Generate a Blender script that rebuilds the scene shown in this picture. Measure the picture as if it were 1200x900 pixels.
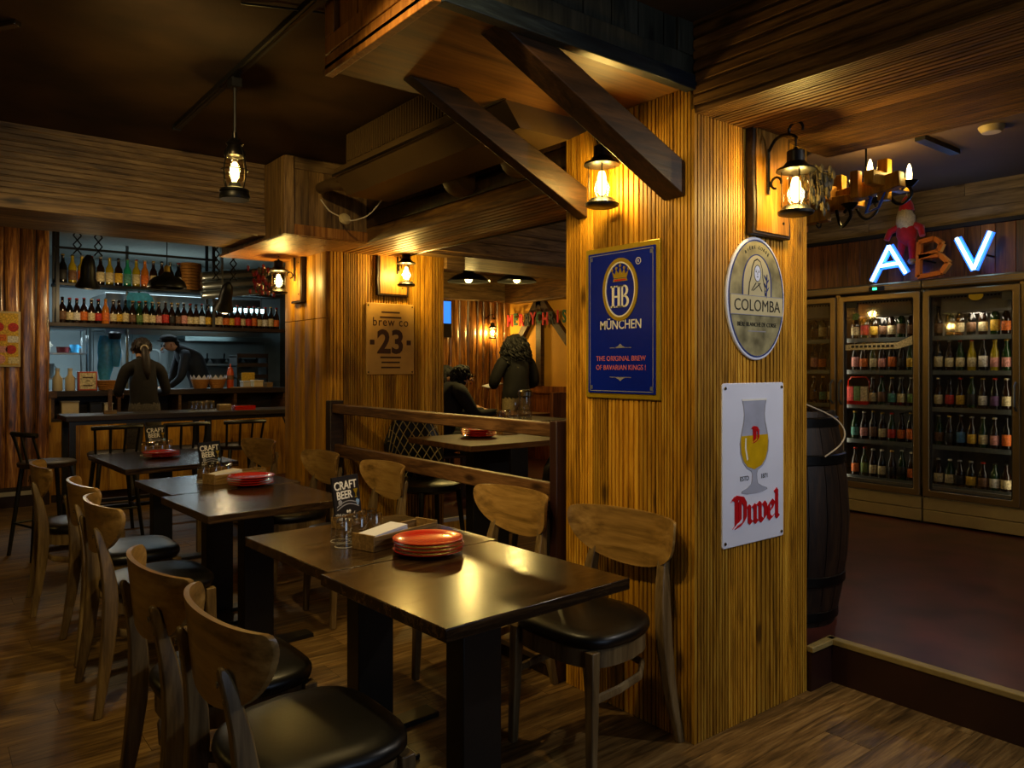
import bpy, bmesh, math, random
from mathutils import Vector, Matrix
random.seed(11)
for o in list(bpy.data.objects): bpy.data.objects.remove(o, do_unlink=True)
sc = bpy.context.scene; C = sc.collection
PI = math.pi; R = math.radians

# ------------------------------------------------------------------ camera
cam_d = bpy.data.cameras.new('camera'); cam = bpy.data.objects.new('camera', cam_d); C.objects.link(cam)
cam_d.sensor_width = 36; cam_d.lens = 890/1200*36; cam_d.shift_y = -20/1200; cam_d.clip_start = .05
cam.location = (0, 0, 1.4); cam.rotation_euler = (R(90), 0, -math.atan2(700, 890))
sc.camera = cam
# ------------------------------------------------------------------ world, light, exposure
w = bpy.data.worlds.new('world'); sc.world = w; w.use_nodes = True
w.node_tree.nodes['Background'].inputs[0].default_value = (.5, .42, .36, 1)
w.node_tree.nodes['Background'].inputs[1].default_value = .012
sc.view_settings.view_transform = 'Standard'; sc.view_settings.look = 'None'
sc.view_settings.exposure = 0.1; sc.view_settings.gamma = 1; sc.view_settings.use_curve_mapping = False
WARM = (1, .70, .20); WARM2 = (1, .72, .36)
def light(name, kind, loc, energy, col, size=.03, parent=None, aim=None, angle=60, blend=.4, size_y=None):
    d = bpy.data.lights.new(name, kind); d.energy = energy; d.color = col
    if kind == 'AREA':
        d.size = size
        if size_y: d.shape = 'RECTANGLE'; d.size_y = size_y
    else: d.shadow_soft_size = size
    if kind == 'SPOT': d.spot_size = R(angle); d.spot_blend = blend
    o = bpy.data.objects.new(name, d); C.objects.link(o); o.location = loc
    if aim is not None: o.rotation_euler = (Vector(aim)-Vector(loc)).to_track_quat('-Z', 'Y').to_euler()
    if parent: o.parent = parent
    return o
# daylight through the street window behind the camera
light('window_daylight', 'AREA', (1.6, -2.05, 1.7), 5, (.55, .72, 1), 2.2, aim=(2.0, 2.5, 1.5), size_y=1.3)
# ceiling tubes of the kitchen and cooler-room downlights
light('kitchen_tube_light', 'AREA', (2.3, 10.4, 2.55), 34, (.72, .92, 1), 2.2, aim=(2.3, 10.5, 0), size_y=.4)
light('cooler_room_downlight', 'AREA', (5.0, .6, 2.74), 9, (1, .70, .42), .3, aim=(5.0, .6, 0))

# ------------------------------------------------------------------ materials
MAT = {}
def lin(h):
    h = h.lstrip('#'); v = [int(h[i:i+2], 16)/255 for i in (0, 2, 4)]
    return tuple((x/12.92 if x <= .04045 else ((x+.055)/1.055)**2.4) for x in v)+(1,)
def newmat(n):
    m = bpy.data.materials.new(n); m.use_nodes = True; MAT[n] = m
    nt = m.node_tree; return m, nt, nt.nodes['Principled BSDF'], nt.nodes, nt.links
def ramp(N, stops):
    r = N.new('ShaderNodeValToRGB'); e = r.color_ramp.elements
    while len(e) < len(stops): e.new(.5)
    for i, (p, c) in enumerate(stops): e[i].position = p; e[i].color = c
    return r
def wood(n, dark, mid, lite, axis='z', scale=1., rough=.45, knots=True, vary=.35, bump=.25, spec=.4, coat=0):
    m, nt, b, N, L = newmat(n)
    tc = N.new('ShaderNodeTexCoord'); oi = N.new('ShaderNodeObjectInfo')
    mul = N.new('ShaderNodeVectorMath'); mul.operation = 'MULTIPLY_ADD'
    cmb = N.new('ShaderNodeCombineXYZ')
    for i in range(3): L.new(oi.outputs['Random'], cmb.inputs[i])
    mul.inputs[1].default_value = (17, 23, 31); L.new(cmb.outputs[0], mul.inputs[0]); L.new(tc.outputs['Object'], mul.inputs[2])
    mp = N.new('ShaderNodeMapping'); s = [14*scale]*3; s['xyz'.index(axis)] = 1.1*scale; mp.inputs['Scale'].default_value = s
    L.new(mul.outputs[0], mp.inputs['Vector'])
    no = N.new('ShaderNodeTexNoise'); no.inputs['Scale'].default_value = 1.6; no.inputs['Detail'].default_value = 7
    no.inputs['Roughness'].default_value = .62; no.inputs['Distortion'].default_value = 1.3; L.new(mp.outputs[0], no.inputs['Vector'])
    fi = N.new('ShaderNodeTexNoise'); fi.inputs['Scale'].default_value = 9; fi.inputs['Detail'].default_value = 4; L.new(mp.outputs[0], fi.inputs['Vector'])
    rp = ramp(N, [(.30, lin(dark)), (.50, lin(mid)), (.70, lin(lite))])
    mx = N.new('ShaderNodeMath'); mx.operation = 'MULTIPLY_ADD'; mx.inputs[1].default_value = .35
    sub = N.new('ShaderNodeMath'); sub.operation = 'SUBTRACT'; sub.inputs[1].default_value = .175
    L.new(fi.outputs['Fac'], mx.inputs[0]); L.new(no.outputs['Fac'], sub.inputs[0]); L.new(sub.outputs[0], mx.inputs[2]); L.new(mx.outputs[0], rp.inputs[0])
    col = rp.outputs[0]
    if knots:
        mk = N.new('ShaderNodeMapping'); sk = [7.]*3; sk['xyz'.index(axis)] = 2.6; mk.inputs['Scale'].default_value = sk
        L.new(mul.outputs[0], mk.inputs['Vector'])
        vo = N.new('ShaderNodeTexVoronoi'); vo.inputs['Scale'].default_value = .8; L.new(mk.outputs[0], vo.inputs['Vector'])
        rk = ramp(N, [(.06, (.10, .07, .05, 1)), (.13, (1, 1, 1, 1))]); L.new(vo.outputs['Distance'], rk.inputs[0])
        mm = N.new('ShaderNodeMix'); mm.data_type = 'RGBA'; mm.blend_type = 'MULTIPLY'; mm.inputs['Factor'].default_value = .85
        L.new(col, mm.inputs['A']); L.new(rk.outputs[0], mm.inputs['B']); col = mm.outputs['Result']
    hv = N.new('ShaderNodeHueSaturation'); L.new(col, hv.inputs['Color'])
    mr = N.new('ShaderNodeMapRange'); mr.inputs['To Min'].default_value = 1-vary; mr.inputs['To Max'].default_value = 1+vary
    L.new(oi.outputs['Random'], mr.inputs['Value']); L.new(mr.outputs[0], hv.inputs['Value'])
    L.new(hv.outputs[0], b.inputs['Base Color'])
    rr = N.new('ShaderNodeMapRange'); rr.inputs['To Min'].default_value = rough-.05; rr.inputs['To Max'].default_value = rough+.08
    L.new(no.outputs['Fac'], rr.inputs['Value']); L.new(rr.outputs[0], b.inputs['Roughness'])
    b.inputs['Specular IOR Level'].default_value = spec; b.inputs['Coat Weight'].default_value = coat; b.inputs['Coat Roughness'].default_value = .15
    bp = N.new('ShaderNodeBump'); bp.inputs['Strength'].default_value = bump; bp.inputs['Distance'].default_value = .004
    L.new(mx.outputs[0], bp.inputs['Height']); L.new(bp.outputs[0], b.inputs['Normal'])
    return m
def plain(n, col, rough=.5, metal=0, spec=.5, noise=.12, nscale=20, bump=0., emit=None, estr=0, coat=0, sheen=0):
    m, nt, b, N, L = newmat(n)
    c = lin(col)
    tc = N.new('ShaderNodeTexCoord'); no = N.new('ShaderNodeTexNoise'); no.inputs['Scale'].default_value = nscale; no.inputs['Detail'].default_value = 4
    L.new(tc.outputs['Object'], no.inputs['Vector'])
    rp = ramp(N, [(.3, tuple(x*(1-noise) for x in c[:3])+(1,)), (.7, tuple(min(1, x*(1+noise)) for x in c[:3])+(1,))])
    L.new(no.outputs['Fac'], rp.inputs[0]); L.new(rp.outputs[0], b.inputs['Base Color'])
    b.inputs['Roughness'].default_value = rough; b.inputs['Metallic'].default_value = metal; b.inputs['Specular IOR Level'].default_value = spec
    b.inputs['Coat Weight'].default_value = coat; b.inputs['Sheen Weight'].default_value = sheen
    if bump:
        bp = N.new('ShaderNodeBump'); bp.inputs['Strength'].default_value = bump; bp.inputs['Distance'].default_value = .003
        L.new(no.outputs['Fac'], bp.inputs['Height']); L.new(bp.outputs[0], b.inputs['Normal'])
    if emit:
        b.inputs['Emission Color'].default_value = emit if len(emit) == 4 else tuple(emit)+(1,); b.inputs['Emission Strength'].default_value = estr
    return m
def glass(n, tint=(1, 1, 1), refl=.10, rough=.03):
    m, nt, b, N, L = newmat(n); out = N['Material Output']; N.remove(b)
    t = N.new('ShaderNodeBsdfTransparent'); t.inputs[0].default_value = tuple(tint)+(1,)
    g = N.new('ShaderNodeBsdfGlossy'); g.inputs['Roughness'].default_value = rough
    lw = N.new('ShaderNodeLayerWeight'); lw.inputs['Blend'].default_value = .5
    pw = N.new('ShaderNodeMath'); pw.operation = 'POWER'; pw.inputs[1].default_value = 4; L.new(lw.outputs['Facing'], pw.inputs[0])
    ad = N.new('ShaderNodeMath'); ad.operation = 'MULTIPLY_ADD'; ad.inputs[1].default_value = .6; ad.inputs[2].default_value = refl*.5; L.new(pw.outputs[0], ad.inputs[0])
    mx = N.new('ShaderNodeMixShader'); L.new(ad.outputs[0], mx.inputs[0]); L.new(t.outputs[0], mx.inputs[1]); L.new(g.outputs[0], mx.inputs[2])
    L.new(mx.outputs[0], out.inputs['Surface']); return m
def emis(n, col, s):
    m, nt, b, N, L = newmat(n)
    b.inputs['Base Color'].default_value = tuple(col)+(1,); b.inputs['Emission Color'].default_value = tuple(col)+(1,); b.inputs['Emission Strength'].default_value = s
    return m
wood('column_wood_z', '#76500f', '#b8821c', '#d4a436', 'z', 1.0, .5)
wood('column_wood_x', '#4a2f14', '#7d5224', '#a3743a', 'x', 1.0, .5)
wood('column_wood_y', '#5f3c14', '#9c6826', '#c08a3c', 'y', 1.0, .5)
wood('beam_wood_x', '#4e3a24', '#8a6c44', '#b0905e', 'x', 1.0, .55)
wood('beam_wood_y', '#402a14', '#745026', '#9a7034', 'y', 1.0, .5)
wood('beam_wood_z', '#4a3620', '#7e6038', '#a3824e', 'z', 1.0, .55)
wood('ply_wood', '#4a2f10', '#744c1c', '#8c622a', 'x', .5, .45, knots=False, vary=.05, bump=.1)
wood('panel_wood', '#6b3f16', '#9a6226', '#b9813c', 'z', .8, .45, vary=.15)
wood('dark_green_wood', '#232319', '#3a382a', '#4c4838', 'z', 1, .5, vary=.1)
wood('blue_black_wood', '#11161c', '#1c242c', '#2a343c', 'x', 1, .4, knots=False, vary=.05)
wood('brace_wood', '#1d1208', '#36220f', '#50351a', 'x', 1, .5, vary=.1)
wood('slab_wood', '#1e0f05', '#7c4a1c', '#c48e48', 'z', .9, .28, vary=.45, bump=.35, spec=.6, coat=.35)
wood('red_slab_wood', '#3a1a0c', '#74401c', '#985e2c', 'z', .7, .4, vary=.5, bump=.2)
wood('grey_board_wood', '#4a3c28', '#7a6443', '#937d58', 'y', .8, .6, vary=.3)
wood('floor_wood', '#3a2a14', '#6c512b', '#937646', 'x', .95, .42, knots=False, vary=.22, bump=.35)
wood('table_wood', '#170f08', '#2e2012', '#523c22', 'x', 1.2, .20, knots=False, vary=.06, bump=0, spec=.4)
wood('booth_table_wood', '#2a1a0b', '#482d14', '#5a3d1d', 'x', .8, .55, knots=False, vary=.06, bump=.08, spec=.2)
wood('chair_wood', '#453620', '#6b5636', '#85704a', 'z', .8, .38, knots=False, vary=.12, bump=.08)
wood('ply_back', '#5e4620', '#8e6c38', '#a8864c', 'x', .5, .30, knots=False, vary=.12, bump=.05, coat=.3)
wood('dark_wood', '#140d08', '#2a1c12', '#3c2a1c', 'x', 1, .45, knots=False, vary=.1)
wood('rail_wood', '#301e10', '#573a20', '#795634', 'y', 1, .45, vary=.1)
wood('barrel_wood', '#0c0704', '#1e1209', '#32200f', 'z', .8, .5, vary=.15)
wood('orange_wood', '#855810', '#bc8420', '#d4a23a', 'z', .7, .45, vary=.12)
wood('box_wood', '#5c4626', '#84663a', '#a0814e', 'x', 2, .5, knots=False, vary=.1)
wood('lamp_board_wood', '#5a3a0e', '#8f601c', '#ab7a30', 'z', 1.2, .4, vary=.1)
plain('ceiling_paint', '#4c3516', .8, noise=.6, nscale=2.2, bump=.3)
plain('platform_ceiling_paint', '#57402a', .8, noise=.15, nscale=2)
plain('wall_paint', '#4a3a26', .8, noise=.2, nscale=3)
plain('yellow_paint', '#c8902e', .75, noise=.08, nscale=3)
plain('red_floor', '#46221a', .36, noise=.55, nscale=4, bump=.05)
plain('dark_riser', '#2a120c', .45, noise=.2, nscale=6)
plain('nosing', '#8c7a48', .5, noise=.15)
plain('iron', '#100f0e', .4, metal=.6, noise=.2)
plain('iron_bright', '#2c2824', .3, metal=.9, noise=.2)
plain('black_paint', '#0c0b0a', .4, noise=.1)
plain('black_matte', '#0e0d0c', .7, noise=.2)
plain('leather', '#0b0907', .36, noise=.25, nscale=60, bump=.08, spec=.4)
plain('bolt_metal', '#8f8a80', .25, metal=1)
plain('steel', '#8b9294', .28, metal=.9, noise=.15, nscale=3)
plain('steel_dull', '#6a7274', .45, metal=.6, noise=.2, nscale=3)
plain('kitchen_wall', '#8a9698', .4, noise=.12, nscale=2)
plain('kitchen_ceiling', '#8a8a80', .8, noise=.1)
plain('ac_metal', '#5a4526', .5, metal=.2, noise=.15, nscale=4)
plain('cream_plastic', '#b5a070', .5, noise=.08)
plain('white_plastic', '#b8b2a4', .5, noise=.05)
plain('white_paper', '#d8d8e4', .8, noise=.03)
plain('rim_glint', '#cfcabc', .12, noise=.1, spec=.8)  # opaque pale colour stands in for bright glints on the tumbler rims
plain('red_ceramic', '#c41f10', .18, noise=.06, spec=.6, coat=.5)
plain('red_felt', '#c0141c', .9, noise=.2, sheen=.3)
plain('green_felt', '#174a2a', .9, noise=.2, sheen=.3)
plain('dark_felt', '#151614', .9, noise=.2, sheen=.3)
plain('cream_cloth', '#c9b48a', .9, noise=.2, bump=.3, nscale=90)
plain('blue_ribbon', '#2a4fb0', .5, noise=.2)
plain('skin', '#b98a68', .55, noise=.06)
plain('hair_dark', '#070504', .75, noise=.4, nscale=70, bump=.6)
plain('hair_brown', '#20130a', .6, noise=.5, nscale=70, bump=.6)
plain('cloth_black', '#060505', .85, noise=.25, nscale=25, bump=.25)
plain('cloth_brown', '#17110b', .85, noise=.25, nscale=25, bump=.25)
plain('cloth_navy', '#0a1220', .8, noise=.25, nscale=25, bump=.25)
plain('denim', '#5a5348', .85, noise=.3, nscale=60, bump=.2)
plain('denim_light', '#8a7a58', .85, noise=.3, nscale=60, bump=.2)
plain('sign_blue', '#0b1f92', .25, noise=.05, spec=.12)
plain('sign_gold', '#a58a1c', .3, metal=.35, noise=.1)
plain('sign_white', '#e2e7fb', .30, noise=.04, nscale=6, coat=.4)
plain('print_white', '#e8e6e0', .5, noise=.02)
plain('print_red', '#b80f18', .4, noise=.04)
plain('print_pink', '#d06a6a', .5, noise=.03)
plain('print_black', '#15130f', .5, noise=.05)
plain('print_grey', '#8f8f98', .5, noise=.1)
plain('corner_grey', '#5a607c', .5)
plain('print_glass', '#a6abc0', .3, noise=.1, nscale=14)
plain('print_beer', '#c9a010', .35, noise=.12, nscale=25)
plain('print_brown', '#4a2c10', .6, noise=.1)
plain('colomba_field', '#8d8664', .35, noise=.55, nscale=14)
plain('colomba_cream', '#c3b78e', .4, noise=.06)
plain('colomba_blue', '#22357a', .4, noise=.05)
plain('brew_board', '#c79a4a', .5, noise=.12, nscale=9)
plain('card_black', '#0c0f18', .45, noise=.2)
plain('card_blue', '#7fa6d8', .5, noise=.05)
plain('wicker', '#a8712c', .7, noise=.4, nscale=120, bump=.5)
plain('orange_channel', '#d8701c', .4, noise=.06)
plain('sauce', '#b0431a', .35, noise=.06)
plain('milk_plastic', '#cdbb92', .4, noise=.05)
plain('blue_plastic', '#3f9ccf', .4, noise=.2, nscale=30)
plain('green_paper', '#9fbf9a', .7, noise=.05)
plain('dry_plant', '#40361c', .9, noise=.4)
plain('chilli', '#7a1414', .5, noise=.3)
plain('cable_white', '#b5a68c', .6)
plain('fridge_frame', '#8a7550', .28, metal=.75, noise=.12, nscale=3)
plain('fridge_inner', '#6f6a60', .5, noise=.08)
plain('fridge_base', '#9c8a5c', .4, metal=.25, noise=.06)
plain('amber_glass', '#1c0d05', .12, noise=.1, spec=.7)
plain('green_glass', '#12300f', .12, noise=.1, spec=.7)
plain('yellow_glass', '#a08c18', .15, noise=.1, spec=.7)
plain('teal_glass', '#1f8a6a', .15, noise=.1, spec=.7)
plain('black_glass', '#0a0a0a', .12, noise=.1, spec=.7)
plain('clear_glass', '#7d7a64', .15, noise=.1, spec=.7)
plain('orange_glass', '#b4661a', .15, noise=.1, spec=.7)
LABELS = {'cream': '#c9b98c', 'white': '#cfcabd', 'orange': '#c8641c', 'red': '#b02a20', 'pink': '#c88a80', 'green': '#5d7a3a', 'yellow': '#c9a02c', 'blue': '#4a78a0', 'brown': '#6a4a30', 'black': '#1c1a18', 'purple': '#5a3a66', 'teal': '#4a8a80'}
for k, v in LABELS.items(): plain('label_'+k, v, .6, noise=.45, nscale=75)
for k, v in {'gold': '#b8963c', 'black': '#15130f', 'silver': '#9a9a94', 'red': '#a82a1c', 'white': '#c8c2b0', 'blue': '#2a4a80'}.items(): plain('cap_'+k, v, .35, metal=.4)
glass('window_glass', (.97, .98, 1), .05); glass('lantern_glass', (1, .93, .78), .06); glass('tumbler_glass', (.93, .92, .88), .34); glass('cooler_glass', (.86, .86, .86), .10)
emis('bulb_glow', (1, .72, .30), 9); emis('candle_glow', (1, .74, .34), 9); emis('neon_white', (.55, .82, 1), 3.2); emis('neon_blue', (.03, .20, 1), 1.1); emis('screen_blue', (.03, .22, .9), 1.2)
emis('tube_white', (.6, .95, 1), 3.6); emis('led_green', (.05, .9, .35), 2.5); emis('window_sky', (.55, .72, 1), 1.2)

# ------------------------------------------------------------------ mesh helpers
class MB:
    def __init__(s): s.v = []; s.f = []; s.m = []
    def add(s, vs, fs, mi=0, M=None):
        b = len(s.v)
        s.v += [tuple(M @ Vector(p)) if M is not None else tuple(p) for p in vs]
        s.f += [tuple(i+b for i in f) for f in fs]; s.m += [mi]*len(fs); return s
    def box(s, x0, x1, y0, y1, z0, z1, mi=0, M=None):
        v = [(x, y, z) for z in (z0, z1) for y in (y0, y1) for x in (x0, x1)]
        return s.add(v, [(0, 2, 3, 1), (4, 5, 7, 6), (0, 1, 5, 4), (2, 6, 7, 3), (0, 4, 6, 2), (1, 3, 7, 5)], mi, M)
    def bar(s, p0, p1, wd, ht, up=(0, 0, 1), mi=0, taper=1.):
        p0 = Vector(p0); p1 = Vector(p1); d = (p1-p0); L = d.length; d.normalize()
        x = d.cross(Vector(up)); 
        if x.length < 1e-5: x = d.cross(Vector((1, 0, 0)))
        x.normalize(); z = x.cross(d)
        M = Matrix((x, d, z)).transposed().to_4x4(); M.translation = p0
        a, b = wd/2, ht/2; t = taper
        v = [(-a, 0, -b), (a, 0, -b), (-a*t, L, -b*t), (a*t, L, -b*t), (-a, 0, b), (a, 0, b), (-a*t, L, b*t), (a*t, L, b*t)]
        return s.add(v, [(0, 2, 3, 1), (4, 5, 7, 6), (0, 1, 5, 4), (2, 6, 7, 3), (0, 4, 6, 2), (1, 3, 7, 5)], mi, M)
    def lathe(s, prof, n=16, c=(0, 0, 0), mi=0, M=None, caps=True):
        vs = []; fs = []
        for r, z in prof:
            for i in range(n):
                a = 2*PI*i/n; vs.append((c[0]+r*math.cos(a), c[1]+r*math.sin(a), c[2]+z))
        for j in range(len(prof)-1):
            for i in range(n): fs.append((j*n+i, j*n+(i+1) % n, (j+1)*n+(i+1) % n, (j+1)*n+i))
        if caps:
            if prof[0][0] > 1e-4: fs.append(tuple(range(n))[::-1])
            if prof[-1][0] > 1e-4: fs.append(tuple(range((len(prof)-1)*n, len(prof)*n)))
        return s.add(vs, fs, mi, M)
    def tube(s, pts, r, n=8, mi=0, closed=False, flat=1.):
        P = [Vector(p) for p in pts]; k = len(P); rr = r if isinstance(r, (list, tuple)) else [r]*k
        vs = []; fs = []; nrm = None
        for i, p in enumerate(P):
            t = (P[(i+1) % k]-P[i-1]) if closed else (P[min(i+1, k-1)]-P[max(i-1, 0)])
            t.normalize()
            if nrm is None:
                nrm = t.orthogonal().normalized() if abs(t.z) > .9 else Vector((0, 0, 1)).cross(t).normalized()
            nrm = (nrm-t*nrm.dot(t)).normalized(); bn = t.cross(nrm)
            for j in range(n):
                a = 2*PI*j/n; vs.append(p+nrm*(math.cos(a)*rr[i])+bn*(math.sin(a)*rr[i]*flat))
        for i in range(k if closed else k-1):
            for j in range(n):
                i2 = (i+1) % k; fs.append((i*n+j, i*n+(j+1) % n, i2*n+(j+1) % n, i2*n+j))
        if not closed: fs += [tuple(range(n))[::-1], tuple(range((k-1)*n, k*n))]
        return s.add(vs, fs, mi)
    def plate(s, poly, y0, y1, mi=0, M=None):          # polygon in x,z extruded along y
        n = len(poly); vs = [(x, y0, z) for x, z in poly]+[(x, y1, z) for x, z in poly]
        fs = [tuple(range(n)), tuple(range(n, 2*n))[::-1]]+[(i, n+i, n+(i+1) % n, (i+1) % n) for i in range(n)]
        return s.add(vs, fs, mi, M)
    def slab(s, poly, z0, z1, mi=0, M=None):           # polygon in x,y extruded along z
        n = len(poly); vs = [(x, y, z0) for x, y in poly]+[(x, y, z1) for x, y in poly]
        fs = [tuple(range(n))[::-1], tuple(range(n, 2*n))]+[(i, (i+1) % n, n+(i+1) % n, n+i) for i in range(n)]
        return s.add(vs, fs, mi, M)
    def ring(s, outer, inner, y0, y1, mi=0):            # band between two x,z outlines of equal length
        n = len(outer); vs = [(x, y, z) for y in (y0, y1) for pl in (outer, inner) for x, z in pl]; fs = []
        for i in range(n):
            j = (i+1) % n
            fs += [(i, j, n+j, n+i), (2*n+i, 3*n+i, 3*n+j, 2*n+j), (i, 2*n+i, 2*n+j, j), (n+i, n+j, 3*n+j, 3*n+i)]
        return s.add(vs, fs, mi)
    def blob(s, c, r, n=10, mi=0, M=None, jit=0, seed=0):
        rnd = random.Random(seed); k = n//2; vs = []; fs = []
        if not isinstance(r, (list, tuple)): r = (r, r, r)
        for j in range(k+1):
            ph = PI*j/k
            for i in range(n):
                a = 2*PI*i/n; q = 1+rnd.uniform(-jit, jit)
                vs.append((c[0]+r[0]*q*math.sin(ph)*math.cos(a), c[1]+r[1]*q*math.sin(ph)*math.sin(a), c[2]+r[2]*q*math.cos(ph)))
        for j in range(k):
            for i in range(n): fs.append((j*n+i, (j+1)*n+i, (j+1)*n+(i+1) % n, j*n+(i+1) % n))
        return s.add(vs, fs, mi, M)
    def mesh(s, name, mats, sharp=38):
        me = bpy.data.meshes.new(name); me.from_pydata(s.v, [], s.f)
        bm = bmesh.new(); bm.from_mesh(me); bmesh.ops.remove_doubles(bm, verts=bm.verts, dist=1e-6); bmesh.ops.recalc_face_normals(bm, faces=bm.faces); 
        same = len(bm.faces) == len(s.f); bm.to_mesh(me); bm.free()
        for m in (mats if isinstance(mats, (list, tuple)) else [mats]): me.materials.append(MAT[m])
        if same and any(s.m): me.polygons.foreach_set('material_index', s.m)
        me.polygons.foreach_set('use_smooth', [True]*len(me.polygons)); me.set_sharp_from_angle(angle=R(sharp)); me.update()
        return me
    def build(s, name, mats, parent=None, loc=(0, 0, 0), rot=(0, 0, 0), bevel=0, sharp=38):
        return place(name, s.mesh(name, mats, sharp), parent, loc, rot, bevel)
def place(name, me, parent=None, loc=(0, 0, 0), rot=(0, 0, 0), bevel=0):
    o = bpy.data.objects.new(name, me); C.objects.link(o); o.location = loc; o.rotation_euler = rot
    if parent: o.parent = parent
    if bevel:
        b = o.modifiers.new('bevel', 'BEVEL'); b.width = bevel; b.segments = 2; b.limit_method = 'ANGLE'; b.angle_limit = R(40)
    return o
def tag(o, label=None, cat=None, group=None, kind=None):
    if label: o['label'] = label
    if cat: o['category'] = cat
    if group: o['group'] = group
    if kind: o['kind'] = kind
    return o
def thing(name, label, cat, loc=(0, 0, 0), rz=0, group=None):
    o = bpy.data.objects.new(name, None); C.objects.link(o); o.empty_display_size = .1
    o.location = loc; o.rotation_euler = (0, 0, rz); return tag(o, label, cat, group)
def struct(o, label=None): return tag(o, label, None, None, 'structure')
def copy_tree(o, parent=None):
    c = o.copy(); C.objects.link(c); c.parent = parent
    for ch in o.children: copy_tree(ch, c)
    return c
def clone(o, label, loc, rz):
    c = copy_tree(o); c.location = loc; c.rotation_euler = (0, 0, rz); c['label'] = label; return c
ORD = ['first', 'second', 'third', 'fourth', 'fifth', 'sixth', 'seventh', 'eighth', 'ninth', 'tenth', 'eleventh', 'twelfth', 'thirteenth', 'fourteenth', 'fifteenth', 'sixteenth', 'seventeenth', 'eighteenth', 'nineteenth', 'twentieth',
       'twenty-first', 'twenty-second', 'twenty-third', 'twenty-fourth', 'twenty-fifth', 'twenty-sixth', 'twenty-seventh', 'twenty-eighth', 'twenty-ninth', 'thirtieth', 'thirty-first', 'thirty-second', 'thirty-third', 'thirty-fourth', 'thirty-fifth', 'thirty-sixth', 'thirty-seventh', 'thirty-eighth']
def text(name, s, size, mat, parent, x, z, y=-.004, offset=0., ext=.0006, rot=(R(90), 0, 0), align='CENTER', sx=1., shear=0, space=1.):
    cu = bpy.data.curves.new('t', 'FONT'); cu.body = s; cu.size = size; cu.extrude = ext; cu.offset = offset; cu.align_x = align; cu.resolution_u = 3; cu.shear = shear; cu.space_character = space
    t = bpy.data.objects.new('t', cu); C.objects.link(t); dg = bpy.context.evaluated_depsgraph_get()
    me = bpy.data.meshes.new_from_object(t.evaluated_get(dg)); bpy.data.objects.remove(t); bpy.data.curves.remove(cu)
    me.name = name; me.materials.clear(); me.materials.append(MAT[mat])
    o = place(name, me, parent, (x, y, z), rot); o.scale = (sx, 1, 1); return o
def cr(P, k=4):
    P = [Vector(p) for p in P]; o = []
    for i in range(len(P)-1):
        a, b, c_, d = P[max(i-1, 0)], P[i], P[i+1], P[min(i+2, len(P)-1)]
        for j in range(k):
            t = j/k; o.append(.5*((2*b)+(c_-a)*t+(2*a-5*b+4*c_-d)*t*t+(3*b-a-3*c_+d)*t**3))
    return o+[P[-1]]
def oval(cx, cz, a, b, n=40): return [(cx+a*math.cos(2*PI*i/n), cz+b*math.sin(2*PI*i/n)) for i in range(n)]
def rrect(x0, x1, z0, z1, r, n=4):
    p = []
    for cx, cz, a0 in ((x1-r, z0+r, -PI/2), (x1-r, z1-r, 0), (x0+r, z1-r, PI/2), (x0+r, z0+r, PI)):
        p += [(cx+r*math.cos(a0+PI/2*i/n), cz+r*math.sin(a0+PI/2*i/n)) for i in range(n+1)]
    return p
# ------------------------------------------------------------------ boards
def board_mb(origin, u, v, W, L, ribs=0, th=.016, gap=.0015, groove=.012):
    o = Vector(origin); u = Vector(u); v = Vector(v); n = u.cross(v)
    pr = [(gap, 0)]
    if ribs:
        p = (W-2*gap)/ribs
        for i in range(ribs):
            s0 = gap+i*p; pr += [(s0+.0005, th-groove), (s0+p*.14, th-groove), (s0+p*.24, th), (s0+p*.92, th)]
        pr += [(W-gap-.001, th-groove)]
    else: pr += [(gap+.0001, th-math.copysign(.003, th)), (gap+.004, th), (W-gap-.004, th), (W-gap-.0001, th-math.copysign(.003, th))]
    pr += [(W-gap, 0)]
    k = len(pr); m = MB()
    vs = [o+u*s+n*d+v*t for t in (gap, L-gap) for s, d in pr]
    fs = [(i, i+1, k+i+1, k+i) for i in range(k-1)]+[(k-1, 0, k, 2*k-1), tuple(range(k))[::-1], tuple(range(k, 2*k))]
    m.add(vs, fs); return m
def clad(parent, origin, u, v, W, L, count, ribs, mat, name='board', **kw):
    w_ = W/count
    for i in range(count): board_mb(Vector(origin)+Vector(u)*(w_*i), u, v, w_, L, max(2, ribs+[0, -1, 1, 0, -2, 0, 1, -1][(i*5+count) % 8]) if ribs else 0, **kw).build(name, mat, parent, sharp=25)
X_, Y_, Z_ = Vector((1, 0, 0)), Vector((0, 1, 0)), Vector((0, 0, 1))
def sbox(name, b, mat, bevel=0, label=None): return struct(MB().box(*b).build(name, mat, bevel=bevel), label)

# ------------------------------------------------------------------ shell: floors, ceilings, walls
PZ = .19
fl = sbox('floor', (-1.9, 6.9, -2.2, 12.0, -.08, -.012), 'floor_wood', label='worn brown wood-look plank floor of the dining room')
PW, PL = .18, 1.24
pm = {}
for j in range(52):
    y = -.25+j*PW; off = [0, .43, .82, .21, .62][j % 5]
    for i in range(-1, 4):
        x0 = -.35+i*PL-off; x1 = x0+PL
        x0 = max(x0, -.4); x1 = min(x1, 3.62 if y > 1.79 else 3.24)
        if x1-x0 < .015: continue
        key = round(x1-x0, 3)
        if key not in pm: pm[key] = MB().box(.0008, key-.0008, .0008, PW-.0008, -.012, 0).mesh('plank', 'floor_wood')
        place('plank', pm[key], fl, (x0, y, 0))
plat = MB(); plat.box(3.03, 6.9, 1.80, 2.5, -.05, PZ); plat.box(3.235, 6.9, -2.2, 1.80, -.05, PZ); plat.box(4.3, 6.9, 2.5, 5.1, -.05, PZ); plat.box(2.24, 6.9, 5.1, 8.4, -.05, PZ)
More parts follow.
